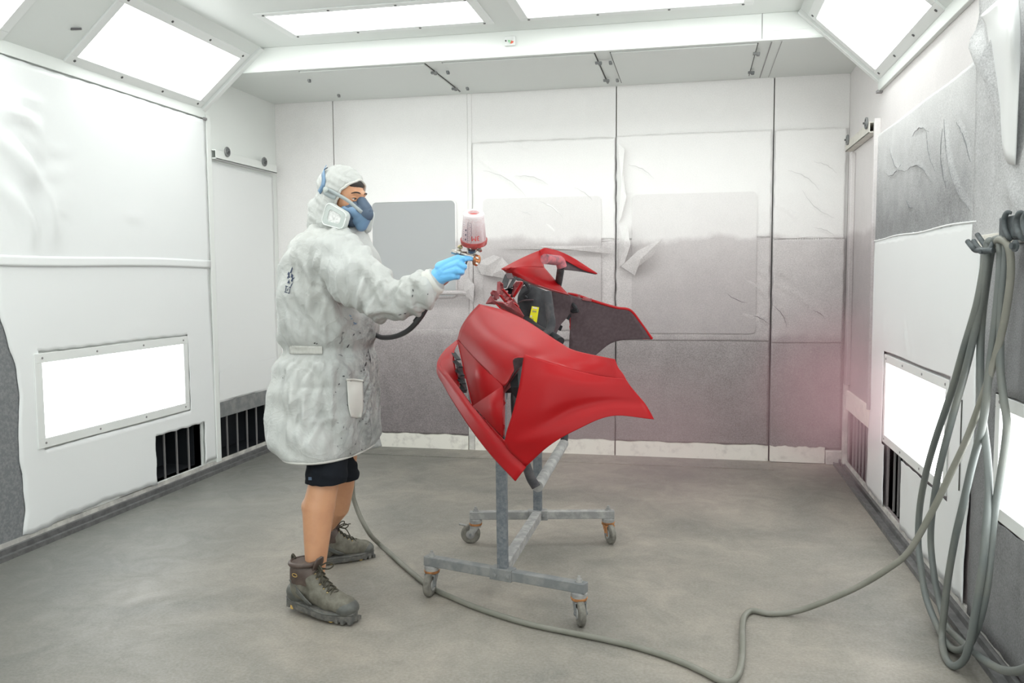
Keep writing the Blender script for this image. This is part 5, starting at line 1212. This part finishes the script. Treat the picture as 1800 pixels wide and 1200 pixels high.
    for i in range(len(base)-1):
        (x0, z0), (x1, z1) = base[i], base[i+1]
        for s in (-1, 1): b.tube([(x0, s*.024, z0-.003), ((x0+x1)/2, 0, (z0+z1)/2+.010), (x1, -s*.023, z1-.003)], .0030, 6, sm=4)
    for s in (-1, 1):
        b.tube([(.134, 0, .170), (.156, s*.02, .186), (.176, s*.032, .180), (.164, s*.022, .164), (.14, 0, .166)], .0027, 6, sm=5)
    b.tube([(.138, -.004, .168), (.166, -.02, .160), (.184, -.035, .126)], .0026, 6, sm=5); b.tube([(.138, 0, .168), (.176, -.012, .178), (.190, -.022, .182)], .0024, 6, sm=5)
    b.ell((.138, 0, .168), .008)
    put('lace', b, 'lace')
    return bt
hN = at(508, 1061, 3.10); bN = onz(606, 1092, 0)
dN = bN-hN; pit = math.atan2(hN[2], math.hypot(dN[0], dN[1]))
boot('boot', 'worn brown and olive hiking boot, heel lifted', hN, dN, pit, pit*.95, 1.12)
boot('boot', None, tF-fdir*.30, fdir, 0, .0)

# ================================================================== SPRAY GUN
M['chrome'] = mat('worn_chrome', (.55, .53, .50), .28, .95, var=.6, vs=60, col2=(.25, .2, .17))
M['brass2'] = mat('paint_stained_brass', (.62, .27, .10), .35, .6, var=.6, vs=60, col2=(.35, .08, .06))
M['cupw'] = mat('milky_cup', (.80, .72, .74), .3); M['cupr'] = mat('cup_ring_red', (.45, .07, .065), .4, var=.4, vs=40); M['paint_in'] = mat('red_paint_film', (.62, .10, .09), .4)
M['cup_side'] = None
def cup_mat():
    m, nt, b = new_mat('oversprayed_cup_side'); p = pos(nt)
    sep = nt.nodes.new('ShaderNodeSeparateXYZ'); nt.links.new(p, sep.inputs[0])
    f_ = maprange(nt, sep.outputs[2], 1.60, 1.49, 0, 1); c = mixc(nt, f_, (.82, .78, .79), (.55, .44, .46))
    c = mixc(nt, mth(nt, 'MULTIPLY', ramp(nt, noise(nt, 150, 4, .7, p), [(.4, 0), (.6, 1)]), .35), c, (.55, .30, .32)); nt.links.new(c, b.inputs['Base Color']); b.inputs['Roughness'].default_value = .3
    return m
M['cup_side'] = cup_mat()
Y0 = 3.075
gn = thing('spray_gun', 'chrome spray gun held in the blue glove, upturned paint cup stained red on top', 'spray gun', tuple(at(820, 450, Y0)))
cb, ct = at(833, 424, Y0), at(838.5, 372, Y0); ca = nrm(ct-cb)+V(0, -.46, 0); ca = nrm(ca); L = np.linalg.norm(ct-cb)*1.03
ct = cb+ca*L
cup = mk('paint_cup', MB().lathe(cb, ca, [(0, .045), (.004, .0468), (L*.93, .0385), (L*.985, .0365), (L, .033), (L, .0215), (L-.012, .0205)], 40), 'cup_side', gn, smooth=1)
mk('cup_rim', MB().lathe(cb+ca*(L*.90), ca, [(0, .0394), (L*.06, .0392), (L*.105, .0355), (L*.112, .0325), (L*.112, .0222), (L*.10-.013, .0218)], 40), 'cupw', cup, smooth=1)
mk('cup_bottom', MB().lathe(cb+ca*(L-.012), ca, [(0, .0), (0, .0212), (.002, .0212), (.003, .0)], 30), 'paint_in', cup, smooth=1)
mk('lid_ring', MB().lathe(cb-ca*.012, ca, [(0, .02), (0, .040), (.004, .0485), (.018, .0505), (.021, .0505), (.021, .046)], 40), 'cupr', cup, smooth=1)
mk('lid_cone', MB().lathe(cb-ca*.036, ca, [(0, .010), (.010, .013), (.026, .034), (.028, .0)], 24), 'cupr', cup, smooth=1)
# print on the cup
ux = nrm(np.cross(-Y_, ca)); ux = -ux if ux[0] < 0 else ux; uy = np.cross(ca, ux); uy = uy if uy[1] < 0 else -uy
def oncup(an, h, off=.0006): r_ = .0468+(.0385-.0468)*(h/(L*.93))+off; return cb+ca*h+(ux*math.sin(an)+uy*math.cos(an))*r_
b = MB()
for i in range(11):
    h = .012+i*.0075; wd = .20 if i % 2 else .32
    for (a0, a1) in ((-.28, -.28+wd),): b.add([oncup(a0, h), oncup(a1, h), oncup(a1, h+.0009), oncup(a0, h+.0009)], [(0, 1, 2, 3)])
for a_ in (-.30, .06):
    for i in range(10): b.add([oncup(a_, .012+i*.0075), oncup(a_+.02, .012+i*.0075), oncup(a_+.02, .0195+i*.0075), oncup(a_, .0195+i*.0075)], [(0, 1, 2, 3)])
for i, h in enumerate((.018, .036, .054)):
    for k in range(2): b.add([oncup(-.52+k*.06, h), oncup(-.47+k*.06, h), oncup(-.47+k*.06, h+.007), oncup(-.52+k*.06, h+.007)], [(0, 1, 2, 3)])
for i in range(9): b.add([oncup(-.80, .012+i*.009), oncup(-.72, .012+i*.009), oncup(-.72, .0135+i*.009), oncup(-.80, .0135+i*.009)], [(0, 1, 2, 3)])
mk('measuring_scale', b, 'ink', cup)
M['logo_red'] = mat('logo_red', (.70, .04, .03), .4)
tc = bpy.data.curves.new('t', 'FONT'); tc.body = '3M'; tc.size = .026; tc.align_x = 'CENTER';  tc.resolution_u = 3
to = bpy.data.objects.new('t', tc); COL.objects.link(to); me = to.evaluated_get(bpy.context.evaluated_depsgraph_get()).to_mesh()
tv = [tuple(v.co) for v in me.vertices]; tf = [tuple(p.vertices) for p in me.polygons]; bpy.data.objects.remove(to)
b = MB(); b.add([oncup(.42-x*21.5, .038-y*1.0, .0009) for x, y, z in tv], [tuple(q) for q in tf]); mk('cup_logo', b, 'logo_red', cup)
# body of the gun
ba, bb_ = at(800, 441, Y0), at(836, 454, Y0+.01); bd = nrm(bb_-ba)
gb = mk('gun_body', MB().lathe(ba, bd, [(0, .008), (.006, .011), (.022, .012), (.026, .009), (.04, .013), (.075, .013), (.078, .016), (.086, .016)], 20), 'chrome', gn, smooth=True)
mk('air_cap', MB().lathe(at(834, 456, Y0+.01), bd+V(0, -.3, 0), [(0, .016), (.004, .021), (.014, .0215), (.018, .017), (.022, .010), (.023, 0)], 24), 'brass2', gn, smooth=True)
for s in (-1, 1): mk('cap_horn', MB().obox(at(839, 458+s*5, Y0-.01), bd*.006, V(0, .004, 0), V(0, 0, .004)), 'chrome', gn, bevel=.001)
mk('cup_adapter', MB().cyl(at(828, 449, Y0), cb-ca*.030, .0115, 16), 'chrome', gn, smooth=True); mk('adapter_ring', MB().lathe(at(829.5, 443, Y0), ca, [(0, .014), (.008, .014)], 12), 'mask_d', gn)
mk('hook', MB().tube([at(823, 447, Y0), at(823, 438, Y0), at(821, 430, Y0), at(817, 429, Y0), at(816, 433, Y0)], [.006, .005, .005, .0045, .003], 8), 'chrome', gn, smooth=True)
mk('fluid_knob', MB().lathe(at(794, 441, Y0-.004), bd, [(0, .006), (.001, .0095), (.020, .0095), (.022, .006)], 16), 'chrome', gn, smooth=True)
mk('fan_knob', MB().lathe(at(811, 437, Y0-.006), V(-.4, -.3, .7), [(0, .006), (.006, .009), (.014, .009), (.016, .005)], 14), 'brass', gn, smooth=True)
mk('side_knob', MB().lathe(at(840, 439, Y0+.03), V(.5, .2, .2), [(0, .006), (.004, .012), (.012, .012), (.014, .008)], 14), 'chrome', gn, smooth=True)
mk('side_stem', MB().cyl(at(831, 448, Y0+.01), at(840, 439, Y0+.03), .006, 10), 'chrome', gn, smooth=True)
mk('trigger', MB().tube([at(822, 448, Y0), at(822, 455, Y0+.005), at(820, 464, Y0+.008), at(817, 474, Y0+.01)], .0045, 8), 'chrome', gn, smooth=True)
mk('grip', MB().tube([at(812, 449, Y0+.005), at(806, 462, Y0+.01), at(795, 478, Y0+.01), at(783, 493, Y0+.005), at(775, 500, Y0)], [.014, .0135, .013, .0125, .010], 14), 'chrome', gn, smooth=True)
# ================================================================== HOSES
M['hose'] = mat('grey_green_hose', (.18, .18, .15), .5, var=.4, vs=8, col2=(.26, .25, .22), bs=.15, bscale=100)
M['hose2'] = mat('grey_wall_hose', (.13, .145, .14), .45, var=.5, vs=4, col2=(.20, .20, .17), bs=.15, bscale=100)
M['hose_blk'] = mat('black_rubber_hose', (.03, .03, .033), .45)
gh = thing('gun_hose', 'short black hose hanging from the spray gun to behind the coat', 'hose', tuple(at(735, 560, 3.09)))
mk('hose_tube', MB().tube([at(758, 522, 3.085), at(750, 538, 3.085), at(737, 560, 3.09), at(718, 580, 3.12), at(695, 591, 3.2), at(672, 593, 3.32), at(655, 588, 3.45), at(640, 600, 3.6), at(634, 650, 3.66)], .0105, 12), 'hose_blk', gh, smooth=True)
mk('strain_sleeve', MB().tube([at(748, 540, 3.085), at(740, 554, 3.087), at(731, 566, 3.095)], .0135, 12), 'hose_blk', gh, smooth=True)
b = MB(); f0_, f1_ = at(775, 500, 3.075), at(757, 524, 3.085); fd = f1_-f0_; FL = np.linalg.norm(fd)
mk('coupling', b.lathe(f0_, fd, [(0, .008), (.002, .011), (.014, .011), (.015, .008), (.022, .008), (.023, .0115), (.036, .0115), (.038, .008), (.046, .008), (.047, .011), (FL-.004, .011), (FL, .008)], 14), 'chrome', gh, smooth=True)
HZ = .0115
def fz(x, y): return onz(x, y, HZ)
hp = [at(634, 650, 3.66), at(628, 740, 3.75), at(620, 850, 3.85), at(626, 890, 3.86), at(648, 935, 3.82), fz(668, 957), fz(690, 976), fz(712, 996), fz(755, 1030), fz(800, 1052), fz(850, 1072), fz(925, 1095), fz(1000, 1111), fz(1065, 1124), fz(1130, 1140), fz(1190, 1160), fz(1235, 1180), fz(1262, 1194), fz(1283, 1198), fz(1297, 1186), fz(1304, 1160), fz(1305, 1130), fz(1305, 1105),
      fz(1308, 1084), fz(1322, 1073), fz(1350, 1078), fz(1380, 1077)]
A_, B_ = fz(1380, 1077), onx(1770, 540, .93)
lift = [(1420, 1068, 3.40), (1500, 1035, 3.34), (1560, 1000, 3.28), (1598, 968, 3.24), (1635, 905, 3.20), (1668, 838, 3.14), (1702, 765, 3.07), (1738, 665, 3.00), (1762, 580, 2.94), (1774, 510, 2.90), (1777, 465, 2.89), (1772, 432, 2.90), (1757, 421, 2.97), (1748, 430, 3.04)]
hose = tag(mk('air_hose', MB().tube(hp+[at(*q) for q in lift], .0115, 12, sm=7), 'hose', None, smooth=2), 'long grey green air hose snaking over the floor, rising to the wall hook', 'hose')
ch = []
def hx(px, py, x):
    p = onx(px, py, x); return p if p[2] > .0135 else onz(px, py, .0135)
loops = [(1748, 421, .95), (1765, 424, .97), (1766, 470, .965), (1760, 540, .96), (1758, 640, .965), (1764, 700, .975), (1770, 750, .975), (1760, 830, .965), (1748, 900, .955), (1742, 960, .95), (1735, 1030, .94), (1722, 1090, .93), (1705, 1130, .925), (1688, 1142, .92), (1670, 1137, .915), (1650, 1105, .91), (1628, 1050, .905), (1618, 990, .90), (1614, 950, .90), (1617, 890, .90), (1628, 830, .90), (1645, 770, .90), (1672, 690, .905), (1695, 610, .91), (1716, 540, .92), (1728, 480, .93), (1734, 440, .94), (1745, 424, .95), (1757, 424, .96),
         (1758, 470, .955), (1750, 560, .95), (1740, 640, .945), (1728, 740, .935), (1708, 820, .925), (1692, 890, .92), (1678, 950, .915), (1666, 1020, .91), (1659, 1080, .905), (1656, 1120, .90), (1661, 1152, .90), (1675, 1170, .90), (1692, 1162, .90), (1702, 1140, .905), (1712, 1090, .91), (1725, 1010, .92), (1733, 930, .93), (1738, 860, .94), (1735, 800, .945), (1726, 720, .95), (1723, 640, .95), (1726, 560, .95), (1736, 480, .95), (1742, 440, .95), (1741, 424, .945),
         (1736, 430, .94), (1733, 470, .935), (1722, 540, .93), (1700, 640, .92), (1675, 730, .915), (1652, 820, .915), (1640, 890, .92), (1636, 950, .925), (1642, 1010, .93), (1652, 1060, .94), (1664, 1100, .94), (1685, 1122, .94), (1705, 1140, .94), (1735, 1163, .93), (1765, 1178, .92), (1800, 1176, .90), (1840, 1150, .88)]
hw = tag(mk('coiled_hose', MB().tube([hx(*q) for q in loops], .0125, 12, sm=6), 'hose2', None, smooth=2), 'grey hose hung in long loops from the three pronged hook on the right wall', 'hose')
# hook rack
M['hookm'] = mat('dark_grey_hook_paint', (.085, .10, .105), .55, var=.4, vs=30, bs=.2, bscale=60)
hk = thing('hose_hook', 'dark grey three pronged metal hook holding the looped hose beside a pale plate', 'hook', tuple(hx(1740, 425, 1.0)))
mk('back_plate', MB().box(tuple(hx(1728, 406, 1.035)-V(0, 0, .075)), tuple(hx(1775, 406, 1.018))), 'rough_strip', hk, bevel=.002)
q0 = hx(1770, 418, .985)
mk('hook_arm', MB().tube([q0+V(.05, 0, .0), q0+V(-.02, .02, 0), hx(1738, 440, .93), hx(1722, 442, .90)], .008, 10), 'hookm', hk, smooth=True)
mk('prong', MB().tube([hx(1745, 440, .93), hx(1733, 440, .915), hx(1716, 440, .90), hx(1709, 434, .89), hx(1701, 424, .885)], .0085, 10), 'hookm', hk, smooth=True)
mk('prong', MB().tube([hx(1742, 440, .95), hx(1727, 439, .935), hx(1720, 435, .93), hx(1711, 423, .925)], .0078, 10), 'hookm', hk, smooth=True)
mk('prong', MB().tube([hx(1748, 440, .96), hx(1735, 437, .95), hx(1729, 428, .945), hx(1718, 412, .94)], .0082, 10), 'hookm', hk, smooth=True)
hk2 = thing('hanger_rail', 'dark grey wall rail with thick curled hangers above the hose loops', 'hook rail', tuple(hx(1790, 400, 1.0)))
mk('rail_block', MB().obox(hx(1789, 398, .985), V(.022, 0, 0), V(0, .10, 0), V(0, 0, .034)), 'hookm', hk2, bevel=.004)
for (x, y, X0) in ((1768, 398, .965), (1790, 398, .95), (1803, 398, .945)):
    mk('hanger', MB().tube([hx(x+10, y-24, X0), hx(x+2, y-24, X0-.01), hx(x-3, y-12, X0-.012), hx(x-2, y+4, X0-.012), hx(x+4, y+18, X0-.01), hx(x+10, y+24, X0)], [.005, .008, .009, .009, .008, .006], 14), 'hookm', hk2, smooth=True)
mk('hanger_bolt', MB().lathe(hx(1786, 432, .95), V(-1, -.2, 0), [(0, .018), (.006, .018), (.007, .01), (.016, .01)], 12), 'hookm', hk2)

# ================================================================== PAINT MIST
def mist(label, c, r, dens, col=(1., .52, .60)):
    m = bpy.data.materials.new('pink_paint_mist'); m.use_nodes = True; nt = m.node_tree; nt.nodes.clear()
    out = nt.nodes.new('ShaderNodeOutputMaterial'); pv = nt.nodes.new('ShaderNodeVolumePrincipled')
    pv.inputs['Color'].default_value = (*col, 1); pv.inputs['Anisotropy'].default_value = .2
    tcn = nt.nodes.new('ShaderNodeTexCoord'); mp = nt.nodes.new('ShaderNodeMapping')
    mp.inputs['Scale'].default_value = (1/r[0], 1/r[1], 1/r[2]); mp.inputs['Location'].default_value = (-c[0]/r[0], -c[1]/r[1], -c[2]/r[2])
    nt.links.new(pos(nt), mp.inputs['Vector'])
    ln = nt.nodes.new('ShaderNodeVectorMath'); ln.operation = 'LENGTH'; nt.links.new(mp.outputs[0], ln.inputs[0])
    nz = noise(nt, 2.2, 3, .5, pos(nt))
    fall = maprange(nt, ln.outputs['Value'], 1.0, .15, 0, 1)
    d_ = mth(nt, 'MULTIPLY', mth(nt, 'MULTIPLY', fall, ramp(nt, nz, [(.3, .35), (.65, 1)])), dens)
    nt.links.new(d_, pv.inputs['Density']); nt.links.new(pv.outputs[0], out.inputs['Volume'])
    eb_ = MB().ell(c, r, None, 32, 18); eb_.v = [(min(x, XR-.03), min(y, YB-.04), max(z, .012)) for x, y, z in eb_.v]
    o = mk('paint_mist', eb_, m, None); return tag(o, label, 'mist', kind='stuff')
mist('faint pink cloud of paint mist drifting toward the right back corner', at(1490, 690, 5.3), (.72, .95, .70), .72, (1., .60, .66))
mist('thin pinkish haze hanging low behind and beneath the red bumper', at(1130, 760, 4.9), (1.25, 1.0, .55), .28, (1., .66, .70))
